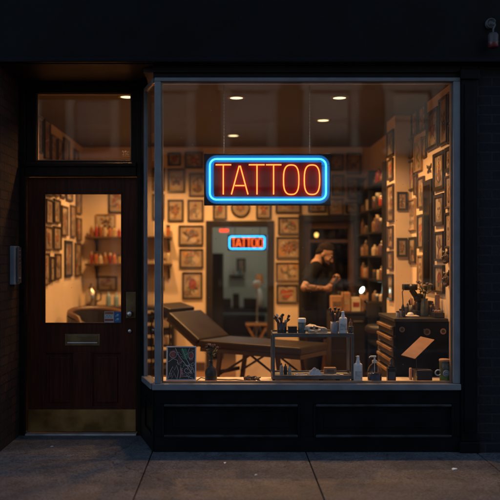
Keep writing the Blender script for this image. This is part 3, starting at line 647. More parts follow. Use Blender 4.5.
def picture(loc, rz, w, h, kind, style, label, rnd=False):
    r = random.Random(hash((round(loc[0], 2), round(loc[1], 2), round(loc[2], 2))) & 0xffff)
    fm, fw, pap = style
    t = thing('framed_picture', label, 'picture', loc, rz, 'framed prints covering the studio walls')
    fw = min(fw, .22 * min(w, h)); dp = .026
    m = MB()
    if rnd:
        n = 32; m.lathe([(w / 2 - fw, .004), (w / 2 - fw, .020), (w / 2 - fw * .5, .030), (w / 2, .024), (w / 2, .001), (w / 2 - fw, .001)], (0, 0, h / 2), n, M=Matrix.Rotation(R(90), 3, 'X'))
    else:
        rings = [(0, -.001), (0, -dp + .004), (.004, -dp), (fw - .004, -dp + .003), (fw, -dp + .007), (fw, -.006)]
        V = []
        for i_, y in rings: V += [(-w / 2 + i_, y, i_), (w / 2 - i_, y, i_), (w / 2 - i_, y, h - i_), (-w / 2 + i_, y, h - i_)]
        F = [(a * 4 + k, a * 4 + (k + 1) % 4, a * 4 + 4 + (k + 1) % 4, a * 4 + 4 + k) for a in range(len(rings) - 1) for k in range(4)]
        m.add(V, F)
    m.build('frame', fm, t, local=True)
    mats = [pap, INK, INKR, INKO, INKG, INKB, PAPERW]
    m = MB()
    if rnd:
        m.m(0).lathe([(w / 2 - fw, .001), (w / 2 - fw, .006), (0, .006)], (0, 0, h / 2), 28, smooth=False, M=Matrix.Rotation(R(90), 3, 'X'))
        for i, (p, col, lay) in enumerate(motif(kind, r)):
            m.m(col); m.add([(a * w * .33, -.007 - .0006 * lay - .000004 * i, h / 2 + b * w * .33) for a, b in p], [list(range(len(p)))])
    else:
        pw, ph = w - 2 * fw + .004, h - 2 * fw + .004
        mat_in = .0
        if style[1] < .02: mat_in = .12 * min(pw, ph)     # a pale mount round the print
        m.m(6 if mat_in else 0).box(-pw / 2, pw / 2, -.008, -.002, fw - .002, fw - .002 + ph)
        sub = MB(); print_mesh(sub, pw - 2 * mat_in, ph - 2 * mat_in, kind, r, -.003)
        for f in sub.f: m.f.append(([len(m.v) + i for i in f[0]], f[1], f[2]))
        m.v += [p + Vector((0, -.0085, fw - .002 + mat_in)) for p in sub.v]
    m.build('print', mats, t, local=True, recalc=False)
    return t
STY = {'b': (FRB, .022, PAPER), 'B': (FRB, .034, PAPERG), 'w': (FRD, .024, PAPERW), 't': (FRB, .017, PAPER), 'l': (FRL, .02, PAPERW), 'g': (FRB, .02, PAPERG), 'd': (FRD, .02, PAPER)}
SN = {'b': 'black framed', 'B': 'thick black framed', 'w': 'walnut framed', 't': 'thin black framed', 'l': 'pale wood framed', 'g': 'black framed grey', 'd': 'dark brown framed'}
ORD = ['first', 'second', 'third', 'fourth', 'fifth', 'sixth', 'seventh', 'eighth']
def onback(x0, y0, x1, y1, y=None, rz=0):
    d_ = (BY if y is None else y) - .015; X0, X1, Z0, Z1 = PX(x0, d_), PX(x1, d_), PZ(y1, d_), PZ(y0, d_)
    return ((X0 + X1) / 2, (BY if y is None else y) - .001, Z0), 0, X1 - X0, Z1 - Z0
def onside(x0, y0, x1, y1, wx):
    """picture on a side wall at x = wx: columns give depth, rows give height at the middle"""
    s_ = 1 if wx > 0 else -1; xx = wx - s_ * .013
    da, db = xx * FPX / (x0 - VX) - CAMD, xx * FPX / (x1 - VX) - CAMD; dm = (da + db) / 2
    dm = xx * FPX / ((x0 + x1) / 2 - VX) - CAMD
    return (wx - s_ * .001, (da + db) / 2, PZ(y1, dm)), R(-90) * s_, abs(db - da), PZ(y0, dm) - PZ(y1, dm)
kseq = 0
def hang(rows, where, conv, word='row'):
    global kseq
    for i, row in enumerate(rows):
        for j, (rect, st) in enumerate(row):
            kd = KINDS[(kseq * 5 + i) % 12]; kseq += 1
            loc, rz, w, h = conv(*rect)
            if word == 'row': lab = f"{SN[st]} {kd} print, {ORD[j]} from left, {ORD[i]} row, {where}"
            else: lab = f"{SN[st]} {kd} print, {ORD[j]} from top, {ORD[i]} column from left, {where}"
            picture(loc, rz, w, h, kd, STY[st], lab)
# back wall, left of the lit doorway
hang([[((167.5, 153, 181, 166), 'b'), ((184.5, 152, 203, 168.5), 'g')],
      [((152, 168, 164.5, 191), 'd'), ((167.5, 169, 185, 192.5), 'b'), ((189, 173.5, 206.5, 196.5), 'd')],
      [((152, 194, 164.3, 219.5), 'b'), ((167.6, 199.6, 183.5, 221.4), 'b'), ((187.6, 199.6, 203.6, 221.4), 'b')],
      [((178.6, 225.4, 203.4, 245.6), 'b')], [((179.3, 248.8, 203.3, 268.2), 'b')], [((156, 276.6, 164.4, 290.5), 'd'), ((182.3, 272, 202.5, 298.8), 'b')]],
     'back wall left of lit doorway', onback)
# above and between the doorways
loc, rz, w, h = onback(230.8, 197.5, 250.2, 217.2); picture(loc, rz, w, h, 'mandala', (FRB, .02, PAPER), 'round black framed picture on the back wall under the neon sign', rnd=True)
hang([[((213, 200, 227, 219.5), 'b'), ((256, 200, 271.2, 218.8), 'b')]], 'above the lit doorway', onback)
hang([[((275.5, 195, 301, 213.2), 'b'), ((278, 217, 300.6, 234.6), 'b'), ((276.3, 237, 301.6, 258.8), 'b'), ((275.8, 262.4, 300.2, 281.6), 'd'), ((276.3, 284.6, 297.8, 303.5), 'b')]], 'between the two doorways', onback, 'col')
hang([[((330, 154, 343.5, 171), 'g'), ((346.3, 153, 361.3, 174.5), 'b')], [((331.5, 175, 344, 195.6), 'b'), ((347, 178, 361.8, 199.6), 'b')], [((308, 198, 326.2, 212.2), 'b'), ((328, 198.5, 343.4, 215.5), 'd'), ((345.6, 201.8, 361, 213.4), 'b')]],
     'above the dark doorway', onback)
# back wall seen through the door glass
hang([[((108.3, 186, 124, 213), 'b')], [((95.8, 214.0, 116, 227.8), 'l')], [((96.8, 276.2, 117, 291), 'w')]], 'back wall near the bottle shelves', onback)
# left wall
lw = lambda *a: onside(*a, LX)
hang([[((37, 117, 42.5, 153), 'b'), ((44.4, 121, 50, 160), 'b'), ((51.2, 136, 56.4, 164), 'd'), ((57.6, 140, 62.4, 166), 'b'), ((63.6, 139, 69, 172), 'b'), ((74.2, 150, 78.4, 178), 'd')],
      [((45.6, 172, 52.2, 196), 'b'), ((53.4, 174, 58.8, 196), 'd'), ((60.4, 178, 65.4, 198), 'b'), ((66.4, 176, 72.4, 201), 'b'), ((76.2, 190, 81.2, 214), 'd')],
      [((46.2, 199.4, 53.2, 223.6), 't'), ((54, 199.4, 60, 223.2), 'b'), ((61.8, 206, 67.6, 236), 'w'), ((70.6, 205.5, 75.6, 237), 'd'), ((76.8, 218, 81.2, 241), 'd')],
      [((45, 226.5, 52.6, 250), 'd'), ((53.6, 226.5, 61, 250), 'b'), ((65, 240.5, 72, 277), 'B'), ((75.2, 243, 80.6, 276), 'd')],
      [((43.6, 253, 49.2, 285), 'd'), ((50.3, 256.5, 54.4, 281.5), 'b'), ((55.4, 253.5, 60.8, 279), 'd')]], 'left wall', lw)
# right wall, column by column from the back
rw = lambda *a: onside(*a, RX)
hang([[((411.8, 111, 417.4, 136), 'b'), ((408.6, 138, 412.8, 158), 'd'), ((408.6, 160.5, 414, 190), 't'), ((408.2, 199, 415, 230.5), 'l'), ((409, 237, 415.4, 263), 'b')],
      [((418.6, 105.5, 425.8, 131.5), 'b'), ((414.6, 139, 421.6, 171.5), 'l'), ((414.2, 174.5, 417, 195), 'd'), ((417.8, 177, 424, 208), 'd'), ((417.8, 214.5, 423.4, 248.5), 'b'), ((417.8, 255, 423, 286.5), 'l')],
      [((426.8, 110, 438, 149), 'B'), ((422.2, 137, 426, 157.5), 'd')],
      [((439.4, 97, 447.4, 144.5), 'b'), ((433.8, 152, 444, 190), 'B'), ((434.4, 194, 443.8, 225.5), 'B'), ((435.2, 231.5, 443.7, 261), 'b'), ((434.8, 265, 443.8, 293), 'b')],
      [((448.4, 91, 452.8, 121), 'd'), ((448.6, 124, 452.8, 143.5), 'b'), ((445.4, 147, 451.2, 172), 'B'), ((445.8, 175.5, 451.6, 208.5), 'd'), ((445.4, 212.5, 451.4, 248.5), 'b')]], 'right wall', rw, 'col')
# pillar
hang([[((397, 191.8, 407.6, 210.4), 'b'), ((396.8, 237.8, 407.4, 256.8), 'b')]], 'front face of the pillar', lambda *a: onback(*a, y=1.95), 'col')
hang([[((387.4, 131, 393.4, 156.6), 'b'), ((387.9, 158.8, 392.8, 179.7), 'd'), ((387.5, 184.5, 393.4, 221.5), 'd'), ((387.9, 225.8, 393, 248), 'd'), ((387.9, 251, 393, 269.6), 'd'), ((387.9, 274, 393, 300), 'b')]], 'side of the pillar', lambda *a: onside(*a, PCX), 'col')
# long black mirror panel and small wall ornaments on the right wall
loc, rz, w, h = onside(424.8, 180, 433.4, 290, RX)
t = thing('wall_mirror', 'tall narrow black framed mirror among the pictures on the right wall', 'mirror', loc, rz)
m = MB(); m.box(-w / 2, w / 2, -.035, -.001, 0, h, .006); m.build('frame', FRB, t, local=True)
m = MB(); m.box(-w / 2 + .05, w / 2 - .05, -.038, -.0352, .05, h - .05); m.build('mirror_glass', mat('smoked mirror', (.10, .085, .075), .06, 1, var=.05, rvar=.03), t, local=True)
loc, rz, w, h = onside(426.2, 164, 430.6, 173, RX)
t = thing('wall_ornament', 'small black moth shaped ornament pinned to bare plaster on the right wall', 'ornament', loc, rz)
m = MB()
for s_ in (-1, 1):
    m.prism([(0, .5), (.5 * s_, 1), (.45 * s_, .6), (.12 * s_, .45)], (0, -.003, 0), (w, 0, 0), (0, 0, h), (0, -.006, 0)); m.prism([(0, .45), (.35 * s_, .3), (.4 * s_, 0), (.1 * s_, .1)], (0, -.003, 0), (w, 0, 0), (0, 0, h), (0, -.006, 0))
m.ell((0, -.008, h * .45), (w * .09, .008, h * .4)); m.build('moth', INK, t, local=True)
for (rect, lab, kk) in (((445.6, 251, 450.4, 264), 'dark carved mask hanging on the right wall close to the window frame', 0), ((446, 272, 450.8, 287), 'smaller dark mask lower down the right wall by the window frame', 1)):
    loc, rz, w, h = onside(*rect, RX); w = min(w, .16)
    t = thing('wall_mask', lab, 'mask', loc, rz)
    m = MB(); m.ell((0, -.012, h * .55), (w * .5, .035, h * .46), n=18, h=12); m.ell((0, -.05, h * .5), (w * .09, .02, h * .12)); m.ell((0, -.035, h * .16), (w * .26, .022, h * .16)); m.build('face', FRD, t, local=True)
    m = MB()
    for s_ in (-1, 1): m.ell((w * .2 * s_, -.041, h * .63), (w * .12, .009, h * .055)); m.tube([(w * .3 * s_, -.03, h * .85), (w * .55 * s_, -.03, h * 1.0), (w * .5 * s_, -.03, h * 1.15)], [w * .09, w * .06, w * .02], 8)
    m.ell((0, -.047, h * .28), (w * .2, .009, h * .035)); m.build('features', INK, t, local=True)

# ================================================================== SHELVES AND BOTTLES AT THE BACK
def lathe_part(prof, c, m_, name, parent, n=14, M=None, local=False): return MB().lathe(prof, c, n, M=M).build(name, m_, parent, local=local)
BCOL = {'red': (.28, .03, .02), 'amber': (.24, .09, .02), 'orange': (.34, .11, .03), 'cream': (.42, .33, .23), 'black': (.03, .027, .025), 'green': (.05, .07, .035), 'yellow': (.36, .24, .07), 'brown': (.15, .08, .04), 'pale pink': (.34, .21, .16), 'white': (.5, .47, .42), 'violet': (.08, .04, .06), 'blue': (.16, .27, .36)}
def bcol(c_): return mat('bottle ' + c_, BCOL[c_], .3, var=.12, scale=20, coat=.3)
def ink_bottle(x, y, z, r, h, colr, label, group, capc='black'):
    t = thing('bottle', label, 'bottle', (x, y, z), 0, group)
    lathe_part([(r * .94, 0), (r, .01), (r, h * .62), (r * .86, h * .72), (r * .38, h * .80), (r * .36, h * .84)], (0, 0, 0), bcol(colr), 'body', t, local=True)
    lathe_part([(r * .42, h * .83), (r * .40, h * .9), (r * .16, h * .98), (0, h)], (0, 0, 0), bcol(capc), 'cap', t, local=True)
    return t
def jar(x, y, z, r, h, colr, label, group, lid='black'):
    t = thing('jar', label, 'jar', (x, y, z), 0, group)
    lathe_part([(r * .9, 0), (r, .008), (r, h * .74), (r * .88, h * .80)], (0, 0, 0), bcol(colr), 'body', t, local=True)
    lathe_part([(r * .96, h * .79), (r * .98, h * .97), (r * .9, h), (0, h)], (0, 0, 0), bcol(lid), 'lid', t, local=True)
    return t
rs = random.Random(21)
for si, (zt, nm) in enumerate(((PZ(236.5, 4.2), 'upper'), (PZ(263.5, 4.2), 'lower'))):
    t = thing('wall_shelf', f'{nm} of two dark wooden shelves of bottles on the back wall', 'shelf', (-1.35, BY, zt), 0, 'dark bottle shelves on the back wall')
    m = MB(); m.box(-1.93, -.78, BY - .2, BY - .002, zt - .03, zt, .004); m.build('board', WOODD, t)
    for bx in (-1.80, -.82):
        m = MB(); m.prism([(0, 0), (0, -.17), (.03, -.17), (.05, -.08), (.16, -.02), (.16, 0)], (bx - .014, BY - .003, zt - .031), (0, -1, 0), (0, 0, 1), (.028, 0, 0)); m.build('bracket', BLKM, t)
    cols = ['amber', 'red', 'orange', 'cream', 'orange', 'yellow', 'red', 'amber', 'orange'] if si == 0 else ['red', 'orange', 'cream', 'amber', 'red', 'orange', 'yellow', 'brown', 'cream']
    for j in range(9):
        x = -1.86 + j * .062 if j < 7 else (-.93 if j == 7 else -.83)
        where = f'{ORD[j]} from left' if j < 7 else ('first from the right' if j == 8 else 'second from the right')
        h = rs.uniform(.10, .17) + (.05 if j in (0, 8) else 0)
        (jar if rs.random() < .45 else ink_bottle)(x, BY - .1 + rs.uniform(-.03, .03), zt, rs.uniform(.023, .03), h, cols[j], f'{cols[j]} container on the {nm} bottle shelf, {where}', 'bottles on the back wall shelves', rs.choice(['black', 'cream', 'red', 'black']))
# tall black shelving on the right wall, full of bottles
t = thing('tall_shelving', 'tall black open shelving crowded with bottles between pillar and back wall', 'shelving', (1.79, 3.27, .021))
SX0, SX1, SY0, SY1 = 1.69, 1.895, 2.40, 4.15
for yy in (SY0, (SY0 + SY1) / 2 - .015, SY1 - .03):
    m = MB(); m.box(SX0, SX1, yy, yy + .03, .021, 2.62, .003); m.build('upright', BLKM, t)
lv = [.55, 1.02, 1.30, 1.58, 1.86, 2.14, 2.42]
for z in lv:
    m = MB(); m.box(SX0 - .004, SX1 - .001, SY0 + .031, SY1 - .031, z - .025, z, .003); m.build('shelf', BLKM, t)
m = MB(); m.box(SX1 - .012, SX1 - .002, SY0 + .031, SY1 - .031, .03, 2.6); m.build('back_panel', mat('dark shelving back', (.03, .024, .02), .6), t)
SC = ['cream', 'amber', 'brown', 'black', 'pale pink', 'brown', 'yellow', 'black', 'red', 'brown', 'violet', 'amber']
LV = ['', 'lowest loaded', 'second', 'third', 'fourth', 'fifth', 'top']
for li in range(1, 7):
    for j in range(8):
        y = SY0 + .11 + j * .208 + rs.uniform(-.03, .03); cl = SC[(li * 5 + j * 7) % 12]
        if abs(y - (SY0 + SY1) / 2) < .05: y += .07
        h = rs.uniform(.10, .21); r_ = rs.uniform(.026, .046)
        (jar if rs.random() < .4 else ink_bottle)(SX0 + .06, y, lv[li], r_, h, cl, f'{cl} container on the {LV[li]} tall black shelf, {ORD[j]} from the front', 'bottles on the tall black shelving', rs.choice(['black', 'cream', 'brown', 'white']))
# drawer cabinet under the bottle shelves with kettle and blue bottles
CBZ = PZ(306, 4.0)
t = thing('drawer_cabinet', 'low black drawer cabinet against the back wall under the bottle shelves', 'cabinet', (-1.2, 4.0, .021))
m = MB(); m.box(-1.93, -.72, 3.86, 4.26, .08, CBZ - .03, .005); m.box(-1.90, -.75, 3.89, 4.25, .021, .079); m.build('body', BLKM, t)
m = MB(); m.box(-1.95, -.70, 3.84, 4.27, CBZ - .029, CBZ, .005); m.build('top', WOODD, t)
for i in range(3):
    for j in range(5):
        x0 = -1.92 + i * .402; z0 = .10 + j * .158; m = MB(); m.box(x0, x0 + .385, 3.842, 3.859, z0, z0 + .145, .004); dd = m.build('drawer', BLK, t)
        if i == 2: m = MB(); m.box(x0 + .02, x0 + .365, 3.822, 3.841, z0 + .10, z0 + .135, .004); m.build('drawer_label', IVORY, dd)
        else: m = MB(); m.box(x0 + .13, x0 + .26, 3.826, 3.841, z0 + .09, z0 + .105, .004); m.build('handle', STEEL, dd)
t = thing('kettle', 'shiny chrome flask on the black cabinet beyond the door glass', 'flask', (-1.83, 4.02, CBZ))
lathe_part([(.06, 0), (.078, .02), (.082, .13), (.07, .19), (.04, .225), (.032, .235)], (0, 0, 0), CHROME, 'body', t, 20, local=True)
lathe_part([(.036, .233), (.034, .25), (.014, .262), (.012, .285), (.017, .295), (0, .30)], (0, 0, 0), BLK, 'lid', t, local=True)
MB().tube([(.075, 0, .06), (.125, 0, .08), (.13, 0, .17), (.07, 0, .195)], .010, 8).build('handle', BLK, t, local=True)
for k, px in enumerate((108.5, 116.0)):
    ink_bottle(PX(px, 3.98), 3.98 + .02 * k, CBZ, .034, .19 - .015 * k, 'blue', ('taller' if k == 0 else 'shorter') + ' blue bottle on the black cabinet beyond the door glass', 'blue bottles on the cabinet', 'blue')

# ================================================================== BARBER CHAIR BEYOND THE DOOR
t = thing('tub_chair', 'black tub chair with a curved brown wooden arm rail inside the door', 'chair', (-1.52, 2.75, .021), R(-12))
def arc(rx, ry, a0, a1, n): return [(rx * math.cos(R(a0 + (a1 - a0) * i / n)), ry * math.sin(R(a0 + (a1 - a0) * i / n))) for i in range(n + 1)]
m = MB(); out_, in_ = arc(.36, .36, 20, 260, 18), arc(.27, .27, 20, 260, 18)
hz = lambda i, n: .80 + .10 * math.sin(math.pi * min(1, max(0, i / n))) ** .7
V = []; F = []
for i in range(19): V += [(*out_[i], .36), (*out_[i], hz(i, 18)), (*in_[i], hz(i, 18)), (*in_[i], .36)]
for i in range(18): F += [(i * 4 + k, i * 4 + (k + 1) % 4, i * 4 + 4 + (k + 1) % 4, i * 4 + 4 + k) for k in range(4)]
F += [(0, 1, 2, 3), (72, 75, 74, 73)]
m.add(V, F); m.build('back_shell', VINYLB, t, local=True)
m = MB(); m.tube([(x, y, hz(i, 18) + .025 - (.10 if i in (0, 18) else 0)) for i, (x, y) in enumerate(arc(.325, .325, 20, 260, 18))], [.022] + [.034] * 17 + [.022], 8); m.build('arm_rail', wood_mat('brown chair rail', (.07, .036, .017), (.12, .062, .03), .4, 'X'), t, local=True)
m = MB(); m.lathe([(.26, .36), (.285, .38), (.285, .46), (.26, .49), (0, .50)], n=24); m.build('seat', VINYLB, t, local=True)
m = MB(); m.lathe([(.25, 0), (.25, .02), (.06, .05), (.045, .07), (.045, .355)], n=20); m.build('pedestal', CHROME, t, local=True)

# ================================================================== TREATMENT BED
BEDW = wood_mat('near black wood', (.014, .009, .006), (.03, .018, .011), .4, 'X')
t = thing('treatment_bed', 'brown vinyl treatment bed with raised backrest and folding wooden legs', 'bed', (-.18, 2.24, .021), R(-35))
BT = .66; BWD = .29
m = MB(); m.box(.015, 1.25, -BWD, BWD, BT - .075, BT, .02); m.build('seat_pad', VINYL, t, local=True)
m = MB(); m.box(.02, 1.24, -BWD + .02, BWD - .02, BT - .12, BT - .076, .004); m.build('bed_frame', BEDW, t, local=True)
def tilt(a, x, z): return Matrix.Translation((x, 0, z)) @ Matrix.Rotation(a, 4, 'Y')
Mb = tilt(R(34), 0, BT - .03)
m = MB(); m.box(-.50, -.005, -BWD, BWD, -.035, .04, .02, M=Mb); m.build('backrest', VINYL, t, local=True)
m = MB(); m.box(-.49, -.01, -BWD + .02, BWD - .02, -.07, -.036, .004, M=Mb); m.build('backrest_frame', VINYLB, t, local=True)
Mh = tilt(R(14), -.425, BT + .265)
m = MB(); m.box(-.235, -.01, -BWD + .06, BWD - .06, -.03, .045, .025, M=Mh); m.build('headrest', VINYL, t, local=True)
for s_ in (-1, 1):
    m = MB(); m.tube([(-.26, s_ * (BWD - .05), BT + .10), (.12, s_ * (BWD - .05), BT - .1)], .012, 8); m.build('support_strut', BLKM, t, local=True)
for x in (.18, 1.05):
    for s_ in (-1, 1):
        m = MB(); m.box(-.022, .022, -.018, .018, 0, .56, .004, M=Matrix.Translation((x, s_ * .24, 0)) @ Matrix.Rotation(R(9 * (1 if x < .5 else -1)), 4, 'Y')); m.build('leg', BEDW, t, local=True)
    m = MB(); m.box(x - .012, x + .012, -.23, .23, .30, .34, .003); m.build('cross_bar', BEDW, t, local=True)
for s_ in (-1, 1):
    m = MB(); m.tube([(.22, s_ * .21, .30), (.62, s_ * .21, .54)], .012, 8); m.build('brace', BEDW, t, local=True)
    m = MB(); m.tube([(1.02, s_ * .21, .30), (.62, s_ * .21, .54)], .012, 8); m.build('brace', BEDW, t, local=True)
# pale storage chest under / behind the bed
t = thing('storage_chest', 'low pale storage chest against the back wall beneath the treatment bed', 'chest', (.42, 3.75, .021))
x0, x1 = PX(236, 3.3), PX(301, 3.3)
m = MB(); m.box(x0, x1, 3.3, 3.75, .021, .46, .01); m.build('body', SHELFW, t)
m = MB(); m.box(x0 - .012, x1 + .012, 3.285, 3.765, .461, .492, .006); m.build('lid', SHELFW, t)
# black trolley left of the bed
t = thing('tattoo_trolley', 'black open trolley with pale boxes left of the treatment bed headrest', 'trolley', (PX(163, 2.9), 2.9, .021))
x0, x1 = PX(152, 2.9), PX(171.5, 2.9)
for z in (.25, .52, .72, .90):
    m = MB(); m.box(x0 + .012, x1 - .012, 2.75, 3.1, z, z + .02, .003); m.build('shelf', BLKM, t)
for x in (x0, x1 - .02):
    for y in (2.74, 3.09): m = MB(); m.box(x, x + .02, y, y + .02, .021, .935, .002); m.build('post', BLKM, t)
for k, z in enumerate((.541, .741)):
    m = MB(); m.box(x0 + .03, x1 - .03, 2.79, 3.06, z, z + .09, .006); o = m.build('box', IVORY); tag(o, ['lower', 'upper'][k] + ' pale box on the black trolley by the treatment bed', 'box')

# ================================================================== WORKSTATION AT THE BACK RIGHT
WD = 3.3; WZ = PZ(312, WD)
t = thing('work_counter', 'black work counter crowded with tan boxes in front of the dark doorway', 'counter', (1.35, WD + .2, .021))
wx0, wx1 = PX(331, WD), 1.66
m = MB(); m.box(wx0, wx1, WD, WD + .5, .08, WZ - .03, .006); m.box(wx0 + .03, wx1, WD + .03, WD + .48, .021, .079); m.build('body', BLKM, t)
m = MB(); m.box(wx0 - .02, wx1 + .008, WD - .02, WD + .52, WZ - .029, WZ, .006); m.build('worktop', BLK, t)
for k in range(2):
    a = wx0 + .01 + k * (wx1 - wx0) / 2; m = MB(); m.box(a, a + (wx1 - wx0) / 2 - .02, WD - .018, WD - .001, .1, WZ - .05, .004); dd = m.build('cabinet_door', BLK, t)
    m = MB(); m.box(a + .05, a + .17, WD - .034, WD - .019, WZ - .12, WZ - .108, .003); m.build('handle', STEEL, dd)
tan = [(331, 341.5, 296, 'squat tan box at the left end of the work counter', CARD), (342.5, 350, 292.5, 'tall tan carton second from left on the work counter', CARD), (351, 360, 297.5, 'cream carton in the middle of the work counter', IVORY), (361, 368.5, 294.5, 'tan carton under the bright lamp on the work counter', CARD)]
for k, (a, b, y, lab, mm) in enumerate(tan):
    X0, X1 = PX(a, WD + .1), PX(b, WD + .1); X1 = min(X1, 1.65)
    t = thing('carton', lab, 'carton', ((X0 + X1) / 2, WD + .15, WZ + .001))
    m = MB(); m.box(X0, X1, WD + .05, WD + .22, WZ + .001, PZ(y, WD + .05), .008); m.build('box', mm, t)
    zz = (WZ + PZ(y, WD + .05)) / 2
    m = MB(); m.box(X0 + .015, X1 - .015, WD + .046, WD + .0495, zz - .03, zz + .03); m.build('carton_label', [INKB, PAPERW, INKR, BLK][k], t)
for k, (px, y, cl) in enumerate(((334, 293, 'brown'), (339.5, 291.5, 'cream'), (355, 293, 'white'), (365.5, 291, 'pale pink'))):
    X = PX(px, WD + .32); jar(X, WD + .32, WZ + .001, .03, PZ(y, WD + .32) - WZ, cl, f'{cl} jar standing behind the cartons on the work counter', 'jars on the work counter')
# LED work lamp
t = thing('work_lamp', 'lit white work lamp on a bent black arm over the counter', 'lamp', (1.52, WD + .40, WZ + .001))
LD = 3.0; hx, hz_ = PX(362, LD), PZ(290, LD)
m = MB(); m.lathe([(.06, 0), (.06, .015), (.02, .025)], (1.52, WD + .40, WZ + .001), 18); m.build('base', BLKM, t)
m = MB(); m.tube([(1.52, WD + .40, WZ + .02), (1.54, WD + .40, WZ + .22), (1.50, WD + .38, WZ + .34), (hx + .012, LD + .025, hz_ + .05)], .008, 8); m.build('arm', BLKM, t)
Ml = Matrix.Rotation(R(30), 3, 'Y')
m = MB(); m.ell((hx, LD + .015, hz_), (.029, .022, .050), M=Ml); m.build('lamp_head', BLKM, t)
m = MB(); m.ell((hx, LD - .002, hz_), (.022, .014, .040), M=Ml); m.build('lamp_lens', emit('led lens', (.62, 1.0, .92), 9), t)
# black stool seen right of the counter and chair by the shelving
t = thing('swivel_stool', 'black round stool with a low back beside the work counter', 'stool', (PX(380, 2.45), 2.45, .021))
m = MB(); m.lathe([(.14, .70), (.165, .715), (.165, .76), (.14, .785), (0, .79)], n=24); m.build('seat', VINYLB, t, local=True)
m = MB(); m.box(-.13, .13, .12, .165, .86, 1.04, .02); m.build('backrest', VINYLB, t, local=True)
m = MB(); m.tube([(0, .03, .69), (0, .15, .70), (0, .178, .80), (0, .17, .95)], .014, 8); m.build('back_support', BLKM, t, local=True)
m = MB(); m.cyl((0, 0, .10), (0, 0, .70), .025, 12); m.build('column', CHROME, t, local=True)
for k in range(5):
    a = R(72 * k + 10); m = MB(); m.tube([(0, 0, .11), (.17 * math.cos(a), .17 * math.sin(a), .06)], [.02, .012], 8); m.ell((.175 * math.cos(a), .175 * math.sin(a), .028), .026, n=10, h=8); m.build('leg', BLKM, t, local=True)

# ================================================================== INSIDE THE BACK ROOMS
GD = BY + 1.75
t = thing('back_counter', 'dark counter with shelf inside the pale green back room', 'counter', (.1, GD, .021))
m = MB(); m.box(-.6, .7, GD, GD + .45, PZ(313, GD), PZ(308.5, GD), .004); m.build('worktop', BLK, t)
m = MB(); m.box(-.6, .7, GD + .02, GD + .44, .30, .33, .004); m.build('lower_shelf', BLKM, t)
for x in (-.58, .66):
    for y in (GD + .01, GD + .40): m = MB(); m.box(x, x + .04, y, y + .04, .021, PZ(313, GD), .003); m.build('leg', BLKM, t)
m = MB(); m.box(-.2, .56, GD + .03, GD + .42, .331, PZ(316, GD), .006); m.build('drawer_unit', BLKM, t)
CT = PZ(308.5, GD)
for k, (px, w_, y, lab, mm) in enumerate(((226, .16, 299, 'black printer on the left of the back room counter', BLK), (236, .10, 294, 'black speaker in the middle of the back room counter', BLK), (250, .2, 298.5, 'wide dark case on the right of the back room counter', BLKM))):
    X = PX(px, GD + .2); m = MB(); m.box(X - w_ / 2, X + w_ / 2, GD + .1, GD + .34, CT + .001, PZ(y, GD + .1), .015); m.box(X - w_ * .4, X + w_ * .4, GD + .088, GD + .0995, CT + .02, PZ(y, GD + .1) - .03, .003); solid('equipment_case', m, mm, lab, 'case')
t = thing('table_lamp', 'small lamp with an orange shade and white base in the back room', 'lamp', (PX(259.5, GD + .2), GD + .2, CT + .001))
lathe_part([(.055, 0), (.07, .02), (.075, .16), (.05, .30), (.02, .34), (.014, .40)], (0, 0, 0), WHITEP, 'base', t, local=True)
lathe_part([(.075, .38), (.05, .54), (.0, .545)], (0, 0, 0), mat('orange shade', (.6, .22, .06), .6), 'lamp_shade', t, local=True)
loc, rz, w, h = onback(236.5, 258.5, 245.5, 272, y=BY + 2.5); picture(loc, rz, w, h, 'skull', STY['g'], 'small dark framed print on the pale green back room wall')
t = thing('exit_sign', 'small red glowing sign high inside the pale green doorway', 'sign', (PX(224, BY + .6), BY + .6, PZ(231.5, BY + .6)))
m = MB(); m.box(PX(219.5, BY + .6), PX(228.5, BY + .6), BY + .6, BY + .63, PZ(232, BY + .6), PZ(229, BY + .6), .004); m.build('lens', emit('red lens', (1, .06, .02), 1.6), t)
m = MB(); m.cyl((PX(224, BY + .6), BY + .615, PZ(229, BY + .6)), (PX(224, BY + .6), BY + .615, 2.599), .006, 8); m.build('hanging_rod', BLKM, t)
t = thing('wooden_stool', 'tan cross legged stool in front of the back room counter', 'stool', (PX(257, BY + .9), BY + .9, .021))
SH = PZ(323, BY + .9) - .021
m = MB(); m.box(-.17, .17, -.15, .15, SH - .03, SH, .008); m.build('seat', WOODT, t, local=True)
for s_ in (-1, 1):
    for y in (-.12, .12): m = MB(); m.tube([(-.16 * s_, y, 0), (.15 * s_, y * .9, SH - .03)], .016, 8); m.build('leg', WOODT, t, local=True)
t = thing('room_light', 'round white ceiling light inside the pale green back room', 'ceiling light', (.05, BY + 1.3, 2.6))
lathe_part([(.0, -.05), (.12, -.045), (.14, -.02), (.14, -.001)], (0, 0, 0), emit('room lamp', (1, .95, .80), 19), 'diffuser', t, 24, local=True)
t = thing('tall_cabinet', 'tall dark cabinet at the left inside the pale green room', 'cabinet', (-.22, BY + 1.3, .021))
m = MB(); m.box(-.42, -.10, BY + 1.15, BY + 1.5, .05, 1.62, .006); m.build('body', BLKM, t)
for k in range(2): m = MB(); m.box(-.41 + k * .156, -.262 + k * .156, BY + 1.132, BY + 1.149, .08, 1.60, .004); m.build('cabinet_door', BLK, t)
t = thing('wall_rack', 'narrow dark rack with pale bottles on the back wall of the green room', 'rack', (.1, BY + 2.4, 1.25))
m = MB(); m.box(-.02, .24, BY + 2.36, BY + 2.498, 1.24, 1.26, .003); m.build('board', BLKM, t)
for k in range(5): ink_bottle(.01 + .05 * k, BY + 2.42, 1.2605, .018, .12 - .012 * (k % 3), ['white', 'cream', 'white', 'blue', 'cream'][k], f'{["tall white", "cream", "short white", "blue", "small cream"][k]} bottle on the narrow rack in the green room', 'bottles on the narrow rack')
